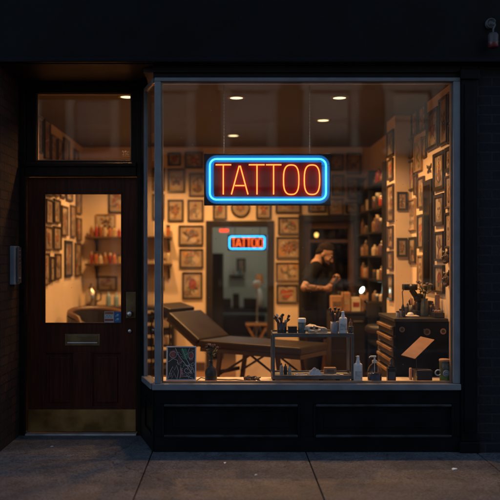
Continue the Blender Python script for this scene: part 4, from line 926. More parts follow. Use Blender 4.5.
t = thing('light_stand', 'thin tripod light stand at the right of the pale green room', 'stand', (.40, BY + 1.0, .021))
m = MB(); m.cyl((.40, BY + 1.0, .45), (.40, BY + 1.0, 1.12), .012, 8); m.build('pole', STEEL, t)
for k in range(3): a_ = R(120 * k + 20); m = MB(); m.cyl((.40, BY + 1.0, .62), (.40 + .24 * math.cos(a_), BY + 1.0 + .24 * math.sin(a_), .03), .010, 8); m.build('leg', STEEL, t)
m = MB(); m.ell((.40, BY + .99, 1.16), (.07, .05, .06)); m.build('lamp_head', WHITEP, t)
t = thing('glazed_door', 'closed dark brown glazed door behind the man', 'door', ((D2[0] + D2[1]) / 2, BY + .06, .021))
gx_ = (D2[0] + .014, D2[1] - .014); m = MB()
for a_, b_, c0, c1 in ((gx_[0], gx_[0] + .075, .022, D2[2] - .014), (gx_[1] - .075, gx_[1], .022, D2[2] - .014), (gx_[0] + .0755, gx_[1] - .0755, .022, .85), (gx_[0] + .0755, gx_[1] - .0755, D2[2] - .11, D2[2] - .014), (gx_[0] + .0755, gx_[1] - .0755, 1.76, 1.80)): m.box(a_, b_, BY + .04, BY + .08, c0, c1, .004)
m.build('door_leaf', mat('brown varnished door', (.085, .045, .026), .35), t)
m = MB(); m.box(gx_[0] + .076, gx_[1] - .076, BY + .055, BY + .061, .851, D2[2] - .111); m.build('pane', glass('inner door glass', (.8, .78, .75), 1.5, dust=.03), t)
m = MB(); m.lathe([(.012, 0), (.012, .03), (.024, .04), (.024, .06), (0, .065)], (gx_[0] + .035, BY + .038, 1.02), 14, M=MY); m.build('door_knob', BRASS, t)
# two added glowing bulbs imitating lamp reflections in the glazed door
for k, (px, py, dd) in enumerate(((316.4, 235, BY + .5), (350.8, 247, BY + .3))):
    t = thing('pendant_bulb', ['small yellow bulb hanging above the man in the dark doorway', 'small orange bulb hanging right of the man in the dark doorway'][k], 'bulb', (PX(px, dd), dd, PZ(py, dd)))
    m = MB(); m.ell((0, 0, 0), (.030, .030, .036)); m.build('bulb', emit(['yellow bulb', 'orange bulb'][k], [(1, .62, .16), (1, .40, .10)][k], 2.2), t, local=True)
    m = MB(); m.cyl((0, 0, .034), (0, 0, .075), .015, 10); m.build('socket', BLK, t, local=True)
    m = MB(); m.cyl((0, 0, .074), (0, 0, 2.599 - PZ(py, dd)), .004, 6); m.build('cable', BLK, t, local=True)

# ================================================================== TOOL CHEST AND WHAT STANDS ON IT
TX0, TX1, TY0, TY1, TZ = PX(395.5, .52), 1.89, .52, 1.22, .995
t = thing('tool_chest', 'black tool chest with drawers standing behind the right end of the window', 'tool chest', ((TX0 + TX1) / 2, .9, .021))
m = MB(); m.box(TX0, TX1, TY0, TY1, .09, TZ, .006); m.build('body', mat('matt black steel', (.007, .007, .0075), .5, spec=.12), t)
m = MB(); m.box(TX0 - .012, TX1, TY0 - .012, TY1 + .012, TZ + .001, TZ + .03, .006); m.build('top', mat('dark chest top', (.02, .018, .017), .5), t)
z = .12
for k, hh in enumerate((.16, .16, .13, .10, .09, .09, .09)):
    m = MB(); m.box(TX0 - .016, TX0 - .001, TY0 + .02, TY1 - .02, z, z + hh - .01, .003); dd = m.build('drawer', BLKM, t)
    m = MB(); m.box(TX0 - .040, TX0 - .0165, TY0 + .04, TY1 - .04, z + hh - .040, z + hh - .014, .005); m.build('handle', mat('satin bronze pull', (.55, .36, .2), .35, .8), dd); z += hh + .004
for x in (TX0 + .05, TX1 - .05):
    for y in (TY0 + .06, TY1 - .06): m = MB(); m.cyl((x - .012, y, .056), (x + .012, y, .056), .034, 14); m.build('caster', RUB, t)
for k, (px, py, rr_, c_) in enumerate(((402.3, 329.6, .024, PAPERG), (427.3, 332, .03, INKB), (443.5, 331.5, .026, CARD))):
    m = MB(); X, Z = PX(px, .51), PZ(py, .51); m.m(0).lathe([(0, 0), (rr_, 0), (rr_, .002), (0, .002)], (X, TY0 - .0005, Z), 18, smooth=False, M=MY); m.m(1).lathe([(rr_ * .35, 0), (rr_ * .6, 0), (rr_ * .6, .0012), (rr_ * .35, .0012), (rr_ * .35, 0)], (X, TY0 - .0026, Z), 14, smooth=False, M=MY)
    m.m(1).box(X - rr_ * .2, X + rr_ * .2, TY0 - .004, TY0 - .0026, Z - rr_ * .2, Z + rr_ * .2); m.build('sticker', [c_, INK], t)
TT = TZ + .031; TD = .85
def on(px, d_=TD): return PX(px, d_)
# arm machine: an articulated black lamp with a machine hanging from its head
t = thing('articulated_lamp', 'black articulated desk lamp with a corded tattoo machine on the tool chest', 'lamp', (on(423), TD, TT))
bx = on(420)
m = MB(); m.box(bx - .06, bx + .06, TD - .06, TD + .06, TT, TT + .05, .012); m.box(bx - .035, bx + .035, TD - .04, TD + .04, TT + .051, TT + .12, .012); m.build('base', BLK, t)
m = MB(); m.tube([(bx, TD, TT + .11), (bx - .005, TD, TT + .17), (on(416.5), TD - .02, PZ(298, TD)), (on(411), TD - .02, PZ(289.5, TD))], [.026, .03, .028, .026], 10); m.ell((bx - .002, TD, TT + .165), .04, n=12, h=8); m.ell((on(416.8), TD - .02, PZ(298, TD)), .036, n=12, h=8); m.build('arm', BLK, t)
m = MB(); m.box(on(402.5), on(416), TD - .07, TD + .03, PZ(290, TD), PZ(284, TD), .008); m.lathe([(.03, 0), (.024, .02), (.012, .03), (0, .03)], (on(410), TD - .071, PZ(287, TD)), 14, M=MY); m.build('lamp_head', BLK, t)
m = MB(); m.tube([(on(403.4), TD - .02, PZ(289, TD)), (on(401.8), TD - .02, PZ(292, TD)), (on(402.2), TD - .03, PZ(300, TD)), (on(402.2), TD - .03, PZ(306, TD))], .0045, 8); m.build('cord', BLK, t)
m = MB(); m.tube([(on(402.2), TD - .03, PZ(304, TD)), (on(402.2), TD - .03, PZ(307, TD)), (on(402.2), TD - .03, PZ(313, TD)), (on(402.2), TD - .03, PZ(316, TD)), (on(402.2), TD - .03, PZ(318.4, TD))], [.006, .015, .021, .017, .006], 10); m.build('tattoo_machine', BLK, t)
# vase of flowers
def flower_vase(loc, prof, stems, label, vm, fm, seed, spread, hh, bloom, cat='vase'):
    t = thing('flower_vase', label, cat, loc); r = random.Random(seed)
    MB().lathe(prof, n=18).build('vase', vm, t, local=True)
    zt = prof[-1][1]
    for k in range(stems):
        a = R(360 / stems * k + r.uniform(-25, 25)); q = spread * r.uniform(.35, 1); h = hh * r.uniform(.72, 1)
        tip = Vector((q * math.cos(a), q * math.sin(a), zt + h)); m = MB()
        m.tube([(0, 0, zt - .04), (tip.x * .3, tip.y * .3, zt + h * .5), tip], .0028, 6)
        for j in range(3):
            b = r.uniform(0, 6.3); p = Vector((tip.x * .6, tip.y * .6, zt + h * (.3 + .2 * j))); l_ = r.uniform(.04, .07)
            dr_ = Vector((math.cos(b), math.sin(b), .5)); sd_ = Vector((-math.sin(b), math.cos(b), 0)) * .012
            m.add([p, p + dr_ * l_ * .5 + sd_, p + dr_ * l_, p + dr_ * l_ * .5 - sd_], [(0, 1, 2, 3)])
        m.build('stem', mat('dark green stem', (.05, .075, .035), .6), t, local=True)
        m = MB()
        for j in range(14):
            b = 2.4 * j; e = .25 + .09 * j; rad = bloom * (.35 + .05 * j); c_ = tip + Vector((math.cos(b) * rad * math.sin(e), math.sin(b) * rad * math.sin(e), rad * math.cos(e) * .8))
            n_ = (c_ - tip).normalized(); u_ = n_.orthogonal().normalized(); v_ = n_.cross(u_); w_ = bloom * .42
            m.add([c_ - u_ * w_, c_ - v_ * w_ - n_ * w_ * .4, c_ + u_ * w_ + n_ * w_ * .2, c_ + v_ * w_], [(0, 1, 2, 3)])
        m.ell(tip, bloom * .45, n=8, h=6); m.build('flower', fm[k % len(fm)], t, local=True)
flower_vase((on(424.5, .78), .78, TT), [(.03, 0), (.036, .01), (.034, .10), (.028, .14), (.031, .16)], 6, 'clear green vase of dried flowers on the tool chest', mat('dull green glass', (.12, .14, .10), .15), [mat('dried petals', (.30, .2, .1), .7), mat('dark petals', (.06, .03, .035), .7)], 3, .07, .15, .022)
m = MB(); m.cyl((on(437.2, .76), .76, TT), (on(437.2, .76), .76, PZ(296, .76)), .022, 16); m.cyl((on(437.2, .76), .76, PZ(296, .76)), (on(437.2, .76), .76, PZ(295, .76)), .019, 16); solid('paper_roll', m, CARD, 'tall tan paper roll standing on the tool chest near the window frame', 'paper roll')
t = thing('power_supply', 'dark square power unit on the tool chest beside the vase', 'power unit', (on(430.5, .95), .95, TT))
m = MB(); m.box(on(427.6, .95), on(433.8, .95), .95, 1.05, TT, PZ(301, .95), .01); m.build('case', BLK, t)
m = MB(); m.cyl((on(430.5, .95), .935, PZ(306, .95)), (on(430.5, .95), .949, PZ(306, .95)), .012, 12); m.build('dial', STEEL, t)
t = thing('tissue_box', 'pale ribbed box of supplies at the front of the tool chest top', 'box', (on(412.5, .7), .7, TT))
m = MB(); m.box(on(405.6, .66), on(419.5, .66), .66, .78, TT, PZ(315.8, .66), .006); m.build('box', IVORY, t)
for k in range(5): m = MB(); x = on(406.6 + k * 2.6, .655); m.box(x, x + .012, .654, .6595, TT + .008, PZ(316.6, .655), .002); m.build('rib', CARD, t)
m = MB(); m.ell((on(411, .7), .72, PZ(314.6, .7)), (.03, .03, .02)); m.build('tissue', WHITEP, t)
for k, (px, h, c_) in enumerate(((397.6, .055, 'white'), (400.6, .075, 'cream'), (404, .05, 'black'))): jar(on(px, .66), .66, TT, .014, h, c_, f'small {c_} pot at the front left corner of the tool chest', 'pots on the tool chest')
m = MB()
for k in range(4): m.cyl((on(431.5, .68) + k * .012, .66 + .02 * k, TT + .008), (on(436.5, .68) + k * .012, .72 + .01 * k, TT + .03 + .012 * (k % 2)), .007, 8)
solid('marker_pens', m, CARD, 'handful of tan marker pens lying on the tool chest top', 'pens')
for k, (px, dd, r_, py, c_, w_) in enumerate(((407.5, 1.0, .026, 303, 'black', 'tall black'), (413.5, 1.08, .03, 306, 'brown', 'wide brown'), (434.5, .78, .022, 308, 'black', 'slim black'), (433, .82, .026, 303, 'brown', 'tall brown'), (439.5, .74, .024, 308, 'black', 'short black'))):
    ink_bottle(PX(px, dd), dd, TT, r_, PZ(py, dd) - TT, c_, f'{w_} bottle among the clutter on the tool chest', 'dark bottles on the tool chest')
t = thing('pen_holder', 'black holder of upright pens on the tool chest under the lamp arm', 'pen holder', (on(412.5, .95), .95, TT)); m = MB(); m.lathe([(.034, 0), (.036, .09), (.032, .09), (.030, .006), (0, .006)], n=16); m.build('cup', BLK, t, local=True)
for k in range(7): a_ = R(51 * k); m = MB(); m.cyl((.012 * math.cos(a_), .012 * math.sin(a_), .01), (.034 * math.cos(a_), .034 * math.sin(a_), .13 + .012 * (k % 3)), .005, 8); m.build('pen', [BLK, CARD, INKR, BLKM][k % 4], t, local=True)
t = thing('ink_tray', 'dark tray of small ink caps at the right end of the tool chest', 'tray', (on(438, .62), .62, TT))
m = MB(); m.box(on(433, .62), on(443, .62), .56, .70, TT, TT + .045, .006); m.build('tray', BLK, t)
for k in range(5): m = MB(); m.lathe([(.008, 0), (.011, .02), (0, .02)], (on(434.4 + k * 1.7, .62), .59 + .03 * (k % 2), TT + .046), 10); m.build('ink_cap', [INKR, IVORY, CARD, IVORY, INKG][k], t)

# ================================================================== ON THE DISPLAY SHELF
SH_Z = .5305
# two tier steel trolley
CX0, CX1, CY0, CY1 = PX(272.6, .12), PX(353.6, .12), .12, .37
CTZ, CLZ = PZ(334, .12), PZ(376, .12)
t = thing('steel_trolley', 'small two tier blue grey steel trolley standing on the window shelf', 'trolley', ((CX0 + CX1) / 2, .245, SH_Z))
for z, nm in ((CTZ, 'top_tray'), (CLZ, 'lower_tray')):
    m = MB(); m.box(CX0 + .004, CX1 - .004, CY0 + .004, CY1 - .004, z - .008, z - .003, .001)
    e = .012
    m.box(CX0, CX1, CY0, CY0 + .004, z - .026, z + .006, .002); m.box(CX0, CX1, CY1 - .004, CY1, z - .026, z + .010, .002); m.box(CX0, CX0 + .004, CY0 + .0041, CY1 - .0041, z - .026, z + .008, .002); m.box(CX1 - .004, CX1, CY0 + .0041, CY1 - .0041, z - .026, z + .008, .002)
    m.build(nm, CARTM, t)
for x in (CX0 - .003, CX1 - .019):
    for y in (CY0 - .003, CY1 - .019): m = MB(); m.box(x, x + .022, y, y + .022, SH_Z + .04, CTZ + .004, .003); m.build('post', CARTM, t)
for x in (CX0 + .009, CX1 - .009):
    for y in (CY0 + .009, CY1 - .009):
        m = MB(); m.cyl((x - .007, y, SH_Z + .0155), (x + .007, y, SH_Z + .0155), .015, 12); m.box(x - .010, x + .010, y - .004, y + .004, SH_Z + .02, SH_Z + .039, .002); m.build('caster', RUB, t)
for px in (321, 337.5): m = MB(); m.box(PX(px - 2, .2), PX(px + 2, .2), .19, .26, CLZ - .05, CLZ - .027, .003); m.build('tray_clip', BLK, t)
def toolcup(loc, r, h, mm, label, seed, n, lens, spread, cols):
    t = thing('tool_cup', label, 'cup', loc); rr_ = random.Random(seed)
    MB().lathe([(r * .88, 0), (r * .92, .004), (r, h), (r * .93, h), (r * .85, .008), (0, .008)], n=18).build('cup', mm, t, local=True)
    for k in range(n):
        a = R(360 / n * k + rr_.uniform(-20, 20)); L = lens * rr_.uniform(.75, 1.0); q = spread * rr_.uniform(.4, 1)
        b = Vector((r * .5 * math.cos(a + 2.6), r * .5 * math.sin(a + 2.6), .012)); e = Vector(((r * .7 + q) * math.cos(a), (r * .7 + q) * math.sin(a), L))
        w = rr_.choice([.0045, .006, .007]); m = MB()
        if k % 3 == 0: m.tube([b, b.lerp(e, .72), b.lerp(e, .76), b.lerp(e, .88), e], [w * .7, w * .7, w * 1.5, w * 2.0, w * .4], 8)
        elif k % 3 == 1: m.tube([b, b.lerp(e, .85), b.lerp(e, .9), e], [w * .8, w * .9, w * 1.9, w * 1.7], 8)
        else: m.tube([b, b.lerp(e, .8), e], [w, w, w * .6], 8); m.ell(e, w * 1.9, n=8, h=6)
        m.build('tool', cols[k % len(cols)], t, local=True)
PINK = mat('dusty pink brush', (.40, .27, .24), .7)
toolcup((PX(281.8, .24), .24, CTZ - .003), .042, .085, mat('dark smoked glass', (.05, .035, .035), .12), 'dark glass cup of flared brushes at the left end of the trolley top', 4, 11, .155, .05, [BLK, PINK, BLKM, BLK, IVORY])
t = thing('ink_box', 'small low black box beside the brush cup on the trolley top', 'box', (PX(292.4, .22), .22, CTZ - .003))
m = MB(); m.box(-.036, .036, -.03, .03, 0, .045, .004); m.build('box', BLK, t, local=True); m = MB(); m.box(-.038, .038, -.032, .032, .0455, .058, .004); m.build('lid', BLKM, t, local=True)
t = thing('salve_jar', 'teal jar with a white lid left of the skull on the trolley top', 'jar', (PX(301.8, .22), .22, CTZ - .003))
lathe_part([(.029, 0), (.031, .005), (.031, .085), (.027, .09)], (0, 0, 0), mat('teal label', (.10, .15, .145), .4, var=.3, scale=30), 'body', t, 20, local=True)
lathe_part([(.034, .0905), (.0345, .118), (.030, .125), (0, .126)], (0, 0, 0), WHITEP, 'lid', t, 20, local=True)
# animal skull lying on its side along the tray
t = thing('animal_skull', 'bleached animal skull lying on the trolley top', 'skull', (PX(316, .21), .21, CTZ - .003))
m = MB()
m.ell((-.050, 0, .042), (.050, .038, .030)); m.cap((-.02, 0, .042), (.088, 0, .030), .026, .013); m.ell((.04, 0, .036), (.05, .020, .018))
for s_ in (-1, 1):
    m.tube([(-.066, s_ * .034, .026), (-.03, s_ * .052, .024), (.005, s_ * .050, .026), (.034, s_ * .024, .028)], [.0065, .0065, .0065, .008], 8); m.tube([(-.022, s_ * .026, .064), (-.006, s_ * .040, .056), (.006, s_ * .044, .040)], [.009, .0075, .0065], 8)
m.tube([(-.09, 0, .05), (-.05, 0, .072), (.0, 0, .064)], [.007, .008, .005], 8); m.ell((-.098, 0, .034), (.014, .016, .014))
c_ = MB()
for s_ in (-1, 1): c_.ell((.004, s_ * .040, .044), (.020, .030, .015)); c_.ell((-.040, s_ * .050, .046), (.026, .024, .014)); c_.ell((.062, s_ * .022, .036), (.012, .012, .007))
c_.ell((.094, 0, .036), (.018, .010, .010))
remesh(m, 'cranium', [BONE], t, .003, 1, local=True, cut=c_)
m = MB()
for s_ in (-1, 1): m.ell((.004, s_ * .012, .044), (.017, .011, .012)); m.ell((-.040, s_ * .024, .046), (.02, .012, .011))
m.build('socket', mat('dark bone hollow', (.03, .022, .017), .8), t, local=True)  # dark filler shapes: the shade inside the sockets given as colour
m = MB()
for s_ in (-1, 1): m.cap((-.055, s_ * .036, .010), (.01, s_ * .026, .006), .0075, .0055); m.cap((.01, s_ * .026, .006), (.09, s_ * .004, .008), .0055, .005); m.cap((-.06, s_ * .038, .010), (-.066, s_ * .036, .032), .008, .005)
remesh(m, 'jaw', [BONE], t, .0025, 1, local=True)
m = MB()
for k in range(8):
    for s_ in (-1, 1):
        m.cyl((.020 + k * .0095, s_ * (.023 - k * .0022), .024), (.020 + k * .0095, s_ * (.022 - k * .0022), .013), .0040, 7, .0022)
m.build('teeth', mat('tooth', (.70, .64, .52), .4), t, local=True)
toolcup((PX(334.4, .2), .2, CTZ - .003), .034, .098, mat('frosted blue grey glass', (.24, .27, .31), .2, var=.2), 'frosted grey tumbler of slim dark brushes left of the white spray bottle', 9, 9, .205, .022, [BLK, WOODD, BLKM, INKR])
def spray(loc, r, h, label, mm=WHITEP, grp=None):
    t = thing('spray_bottle', label, 'bottle', loc, 0, grp)
    hb = h * .74
    MB().lathe([(r * .93, 0), (r, .006), (r, hb * .88), (r * .93, hb * .95), (r * .6, hb), (r * .42, hb * 1.02)], n=22).build('body', mm, t, local=True)
    MB().lathe([(r * .48, hb * 1.021), (r * .48, hb * 1.10), (r * .36, hb * 1.12), (r * .34, h * .93), (r * .30, h * .96)], n=16).build('collar', WHITEP, t, local=True)
    m = MB(); m.lathe([(r * .31, h * .955), (r * .33, h * .985), (r * .26, h), (0, h)], n=14); m.box(-r * .5, 0, -r * .14, r * .14, h * .962, h * .988, .002); m.build('nozzle', WHITEP, t, local=True)
    m = MB(); n = 12
    V = [((r + .0006) * math.cos(R(-140 + 100 * i / n)), (r + .0006) * math.sin(R(-140 + 100 * i / n)), z) for i in range(n + 1) for z in (hb * .22, hb * .62)]
    m.add(V, [(2 * i, 2 * i + 2, 2 * i + 3, 2 * i + 1) for i in range(n)], True); m.build('bottle_label', mat('faded grey label', (.5, .53, .55), .5, var=.25, scale=40), t, local=True)
spray((PX(343, .18), .18, CTZ - .003), .034, .185, 'white spray bottle standing on the trolley top', grp=None)
ink_bottle(PX(350.6, .3), .3, CTZ - .003, .017, .115, 'brown', 'slim brown bottle behind the white spray bottle on the trolley', None, 'brown')
jar(PX(350.8, .2), .2, CTZ - .003, .024, .06, 'black', 'small squat dark jar at the right end of the trolley top', None)
# lower tray
for k, px in enumerate((281.5, 285.5, 289.6)): ink_bottle(PX(px, .22), .22 + .012 * (k % 2), CLZ - .003, .015, .098 - .008 * k, ['white', 'black', 'white'][k], ['leftmost pale vial', 'middle dark vial', 'rightmost pale vial'][k] + ' on the lower tray of the trolley', 'vials on the lower tray', 'black')
t = thing('folded_cloth', 'crumpled white cloth on the lower tray of the trolley', 'cloth', (PX(315, .2), .2, CLZ - .003))
m = MB(); r_ = random.Random(5); N = 9
V = []
for i in range(N):
    for j in range(N):
        u, v = i / (N - 1) * 2 - 1, j / (N - 1) * 2 - 1; e = max(0, 1 - max(abs(u), abs(v)) ** 2.2)
        V.append((u * .055, v * .05, .002 + e * (.045 + .012 * math.sin(4 * u + 2) * math.cos(5 * v)) + r_.uniform(0, .006)))
m.add(V, [(i * N + j, (i + 1) * N + j, (i + 1) * N + j + 1, i * N + j + 1) for i in range(N - 1) for j in range(N - 1)]); m.m(0).box(-.054, .054, -.049, .049, 0, .003); m.build('cloth', mat('white cotton', (.62, .63, .65), .9), t, local=True)
m = MB(); x = PX(301, .2); m.box(x - .06, x + .05, .15, .27, CLZ - .002, CLZ + .004, .002); m.cyl((x - .05, .17, CLZ + .008), (x + .04, .2, CLZ + .008), .004, 8); solid('steel_tray', m, mat('pale steel dish', (.5, .52, .56), .3, .6), 'flat pale instrument tray left of the white cloth', 'tray')
t = thing('needle_box', 'small tan box toward the right of the lower tray', 'box', (PX(330, .28), .28, CLZ - .003)); m = MB(); m.box(-.05, .05, -.03, .03, 0, .05, .004); m.build('box', CARD, t, local=True); m = MB(); m.box(-.03, .03, -.0315, -.0302, .012, .036); m.build('box_label', INKB, t, local=True)
for k, (px, w_) in enumerate(((327, .06), (338, .045), (346, .05))):
    m = MB(); x = PX(px, .16); m.tube([(x - w_, .16, CLZ + .004), (x, .165 + .01 * k, CLZ + .005), (x + w_, .15, CLZ + .004)], [.004, .005, .003], 8); solid('instrument', m, [IVORY, STEEL, CARD][k], ['ivory handled tool lying left on the lower tray front', 'steel tool lying in the middle of the lower tray front', 'tan handled tool lying right on the lower tray front'][k], 'tool', 'tools on the lower tray')

# flash sheet on a little easel
fx0, fx1 = PX(166.3, .14), PX(196.2, .14); fz1 = PZ(346, .14); fw_, fh_ = fx1 - fx0, fz1 - SH_Z - .02
t = thing('flash_sheet', 'silver framed black flash sheet with white line drawings on the window shelf', 'framed sheet', ((fx0 + fx1) / 2, .13, SH_Z))
Mt = Matrix.Translation((0, 0, .018)) @ Matrix.Rotation(R(-8), 4, 'X')
m = MB(); b_ = .011
for a in ((-fw_ / 2, fw_ / 2, 0, b_), (-fw_ / 2, fw_ / 2, fh_ - b_, fh_), (-fw_ / 2, -fw_ / 2 + b_, b_, fh_ - b_), (fw_ / 2 - b_, fw_ / 2, b_, fh_ - b_)): m.box(a[0], a[1], -.012, .004, a[2], a[3], .002, M=Mt)
m.build('frame', mat('silver frame', (.72, .76, .80), .45), t, local=True)
m = MB(); r_ = random.Random(12); FWH = fw_ / 2 - b_
m.m(0).box(-FWH, FWH, -.004, .002, b_, fh_ - b_, M=Mt)
def fl_(pts, w, c_, y=-.0052):
    for q_ in ribbon([(a * FWH, fh_ / 2 + b * (fh_ / 2 - b_)) for a, b in pts], w): m.m(c_).add([Mt @ Vector((a, y, b)) for a, b in q_], [(0, 1, 2, 3)])
def fp_(pts, c_, y=-.0046): m.m(c_).add([Mt @ Vector((a * FWH, y, fh_ / 2 + b * (fh_ / 2 - b_))) for a, b in pts], [list(range(len(pts)))])
fp_([(-.05, .9), (.35, .95), (.55, .35), (.25, .2)], 3); fp_([(-.85, .75), (-.5, .85), (-.4, .35), (-.75, .25)], 2); fp_([(.55, .6), (.9, .7), (.85, .2), (.6, .15)], 2); fp_([(-.1, -.35), (.1, -.3), (.15, -.85), (-.05, -.9)], 2); fp_([(-.2, .6), (.1, .1), (0, -.05), (-.25, .25)], 4)
fl_([(-.45, .97), (-.2, .5), (.1, .15), (.45, -.2), (.75, -.6)], .0022, 1); fl_([(.05, .95), (.35, .3), (.62, -.1)], .002, 1); fl_([(.6, .97), (.45, .6), (.2, .5)], .0016, 1)
fl_([(-.95, .1), (-.6, .3), (-.3, .2), (-.2, -.1)], .002, 1); fl_(circ(-.6, .55, .27, 12, .2) + [(-.33, .55)], .0015, 1); fl_(circ(.7, .5, .2, 12, .22) + [(.9, .5)], .0015, 1)
sp_ = [(.42 + (.05 + .026 * k) * math.cos(k * .62), -.42 + (.04 + .021 * k) * math.sin(k * .62)) for k in range(14)]
fl_(sp_, .0018, 1)
for k in range(7): a_ = k * .9; fl_([(.42 + .33 * math.cos(a_), -.42 + .27 * math.sin(a_)), (.42 + .5 * math.cos(a_ + .25), -.42 + .40 * math.sin(a_ + .25)), (.42 + .33 * math.cos(a_ + .6), -.42 + .27 * math.sin(a_ + .6))], .0016, 1)
for cx_, cy_ in ((-.6, .55), (.7, .48)): fl_([(cx_ + (.03 + .02 * k) * math.cos(k * .8), cy_ + (.025 + .017 * k) * math.sin(k * .8)) for k in range(12)], .0014, 2)
fl_([(-.95, -.95), (-.8, -.5), (-.62, -.2), (-.5, -.42), (-.35, -.12), (-.2, -.5), (-.3, -.95)], .002, 1); fl_([(-.8, -.85), (-.62, -.45), (-.42, -.8)], .0014, 1); fl_([(-.7, -.95), (-.52, -.62), (-.36, -.95)], .0012, 1)
fl_([(-.05, -.2), (.0, -.55), (-.1, -.95)], .0018, 1); fl_([(.15, -.8), (.5, -.82), (.9, -.95)], .0018, 1); fl_([(.9, .05), (.7, -.05), (.85, -.3), (.95, -.6)], .0018, 1)
for k in range(26):
    a, b, th_ = r_.uniform(-.85, .85), r_.uniform(-.9, .9), r_.uniform(0, 6.3); rad_ = r_.uniform(.06, .2)
    fl_([(a + rad_ * math.cos(th_ + t_ * .5), b + rad_ * .8 * math.sin(th_ + t_ * .5)) for t_ in range(r_.randint(3, 7))], .0011, 1 if k % 3 else 2)
m.build('sheet', [mat('black sheet', (.02, .03, .035), .5), mat('white line', (.62, .68, .72), .5), mat('faded red', (.30, .09, .09), .5), mat('flash green', (.04, .25, .14), .5), mat('flash plum', (.16, .07, .10), .5)], t, local=True, recalc=False)
m = MB(); m.box(-fw_ / 2 + .005, fw_ / 2 - .005, -.035, .07, .001, .008, .002); m.box(-fw_ / 2 + .02, -fw_ / 2 + .07, -.032, -.016, .009, .02, .002); m.box(fw_ / 2 - .07, fw_ / 2 - .02, -.032, -.016, .009, .02, .002); m.tube([(0, .065, .006), (0, .035, .12)], .005, 6); m.build('stand', mat('pale stand', (.42, .38, .36), .5), t, local=True)
m = MB(); m.box(-.04, .04, -.036, -.017, .009, .021, .003); m.build('clip', BLK, t, local=True)
# black bottle vase with dark flowers
flower_vase((PX(211, .16), .16, SH_Z), [(.046, 0), (.050, .006), (.050, .085), (.044, .108), (.022, .130), (.015, .142), (.015, .172), (.019, .180)], 8, 'black bottle vase of dark wilted flowers beside the flash sheet', BLKM, [mat('plum petals', (.055, .025, .03), .7), mat('near black petals', (.03, .02, .022), .7), mat('dusty mauve petals', (.14, .09, .10), .7)], 8, .055, .135, .024)
# cable and the tangle
m = MB(); m.tube([(PX(196.5, .22), .22, SH_Z + .004), (PX(201, .28), .28, SH_Z + .02), (PX(207, .3), .3, SH_Z + .006), (PX(218, .28), .28, SH_Z + .005), (PX(228, .25), .25, SH_Z + .006), (PX(236, .27), .27, SH_Z + .005), (PX(246, .2), .2, SH_Z + .006)], .0045, 8); solid('power_cable', m, BLK, 'black cable running along the window shelf behind the vase', 'cable')
m = MB(); r_ = random.Random(2); pts = []
for k in range(60): a = k * .62; q = .035 + .02 * math.sin(k * .9); pts.append((PX(252, .16) + q * 1.3 * math.cos(a), .16 + q * math.sin(a), SH_Z + .008 + .046 * abs(math.sin(k * .37)) * r_.uniform(.6, 1)))
m.tube(pts, .0055, 6)
solid('bead_tangle', m, mat('dark plum beads', (.05, .033, .033), .35), 'dark tangle of coiled cord heaped on the shelf left of the trolley', 'cord')
m = MB(); x = PX(262.5, .12); m.box(x - .055, x + .05, .09, .17, SH_Z + .0005, SH_Z + .004, .001); solid('card_slip', m, PAPERW, 'pale paper slip lying on the shelf between tangle and trolley', 'paper')
m = MB(); x = PX(266, .13); m.tube([(x - .05, .13, SH_Z + .0085), (x, .12, SH_Z + .009), (x + .03, .125, SH_Z + .0085)], [.003, .004, .002], 8); solid('pencil', m, WOODT, 'tan pencil lying on the paper slip by the trolley', 'pencil')
# bottles right of the trolley
spray((PX(358, .10), .10, SH_Z), .036, .225, 'taller white spray bottle standing on the window shelf right of the trolley')
t = thing('pump_bottle', 'clear pump bottle half full of dark liquid on the window shelf', 'bottle', (PX(374.6, .11), .11, SH_Z))
r = .058
MB().lathe([(r * .92, .003), (r * .97, .008), (r * .97, .085), (0, .085)], n=26).build('liquid', mat('dark blue liquid', (.03, .035, .06), .2), t, local=True)
MB().lathe([(r * .95, 0), (r, .006), (r * 1.0, .10), (r * .9, .128), (r * .5, .155), (r * .3, .162), (r * .3, .17)], n=26).build('body', glass('clear plastic', (.93, .91, .90), 1.45, rough=.08), t, local=True)
MB().lathe([(.021, .166), (.021, .186), (.012, .190), (.007, .192), (.007, .212)], n=16).build('collar', IVORY, t, local=True)
m = MB(); m.box(-.033, .013, -.011, .011, .212, .224, .004); m.tube([(-.03, 0, .218), (-.04, 0, .214), (-.043, 0, .206)], .005, 8); m.build('pump_head', WHITEP, t, local=True)
MB().cyl((0, 0, .01), (0, 0, .17), .003, 8).build('dip_tube', WHITEP, t, local=True)
V = [((r + .001) * math.cos(R(-125 + 70 * i / 10)), (r + .001) * math.sin(R(-125 + 70 * i / 10)), z) for i in range(11) for z in (.02, .078)]
MB().add(V, [(2 * i, 2 * i + 2, 2 * i + 3, 2 * i + 1) for i in range(10)], True).build('bottle_label', mat('navy label', (.06, .065, .10), .5), t, local=True)
t = thing('dropper_bottle', 'square shouldered black dropper bottle right of the pump bottle', 'bottle', (PX(391.2, .12), .12, SH_Z))
m = MB(); m.box(-.034, .034, -.03, .03, 0, .125, .008); m.box(-.026, .026, -.023, .023, .1255, .14, .006); m.build('body', BLKM, t, local=True)
lathe_part([(.014, .14), (.014, .158), (.010, .16), (.009, .185), (.005, .2), (0, .202)], (0, 0, 0), BLK, 'dropper_cap', t, 16, local=True)
m = MB(); m.box(-.025, .025, -.0316, -.0302, .03, .095); m.build('bottle_label', mat('slate label', (.07, .08, .09), .6), t, local=True)
m = MB(); x = PX(410.6, .3); m.lathe([(.012, 0), (.013, .004), (.013, .088), (.010, .098), (0, .10)], (x, .3, SH_Z), 16); solid('candle', m, mat('pink wax', (.55, .36, .31), .5), 'short pink candle standing on the shelf beside the small black box', 'candle')
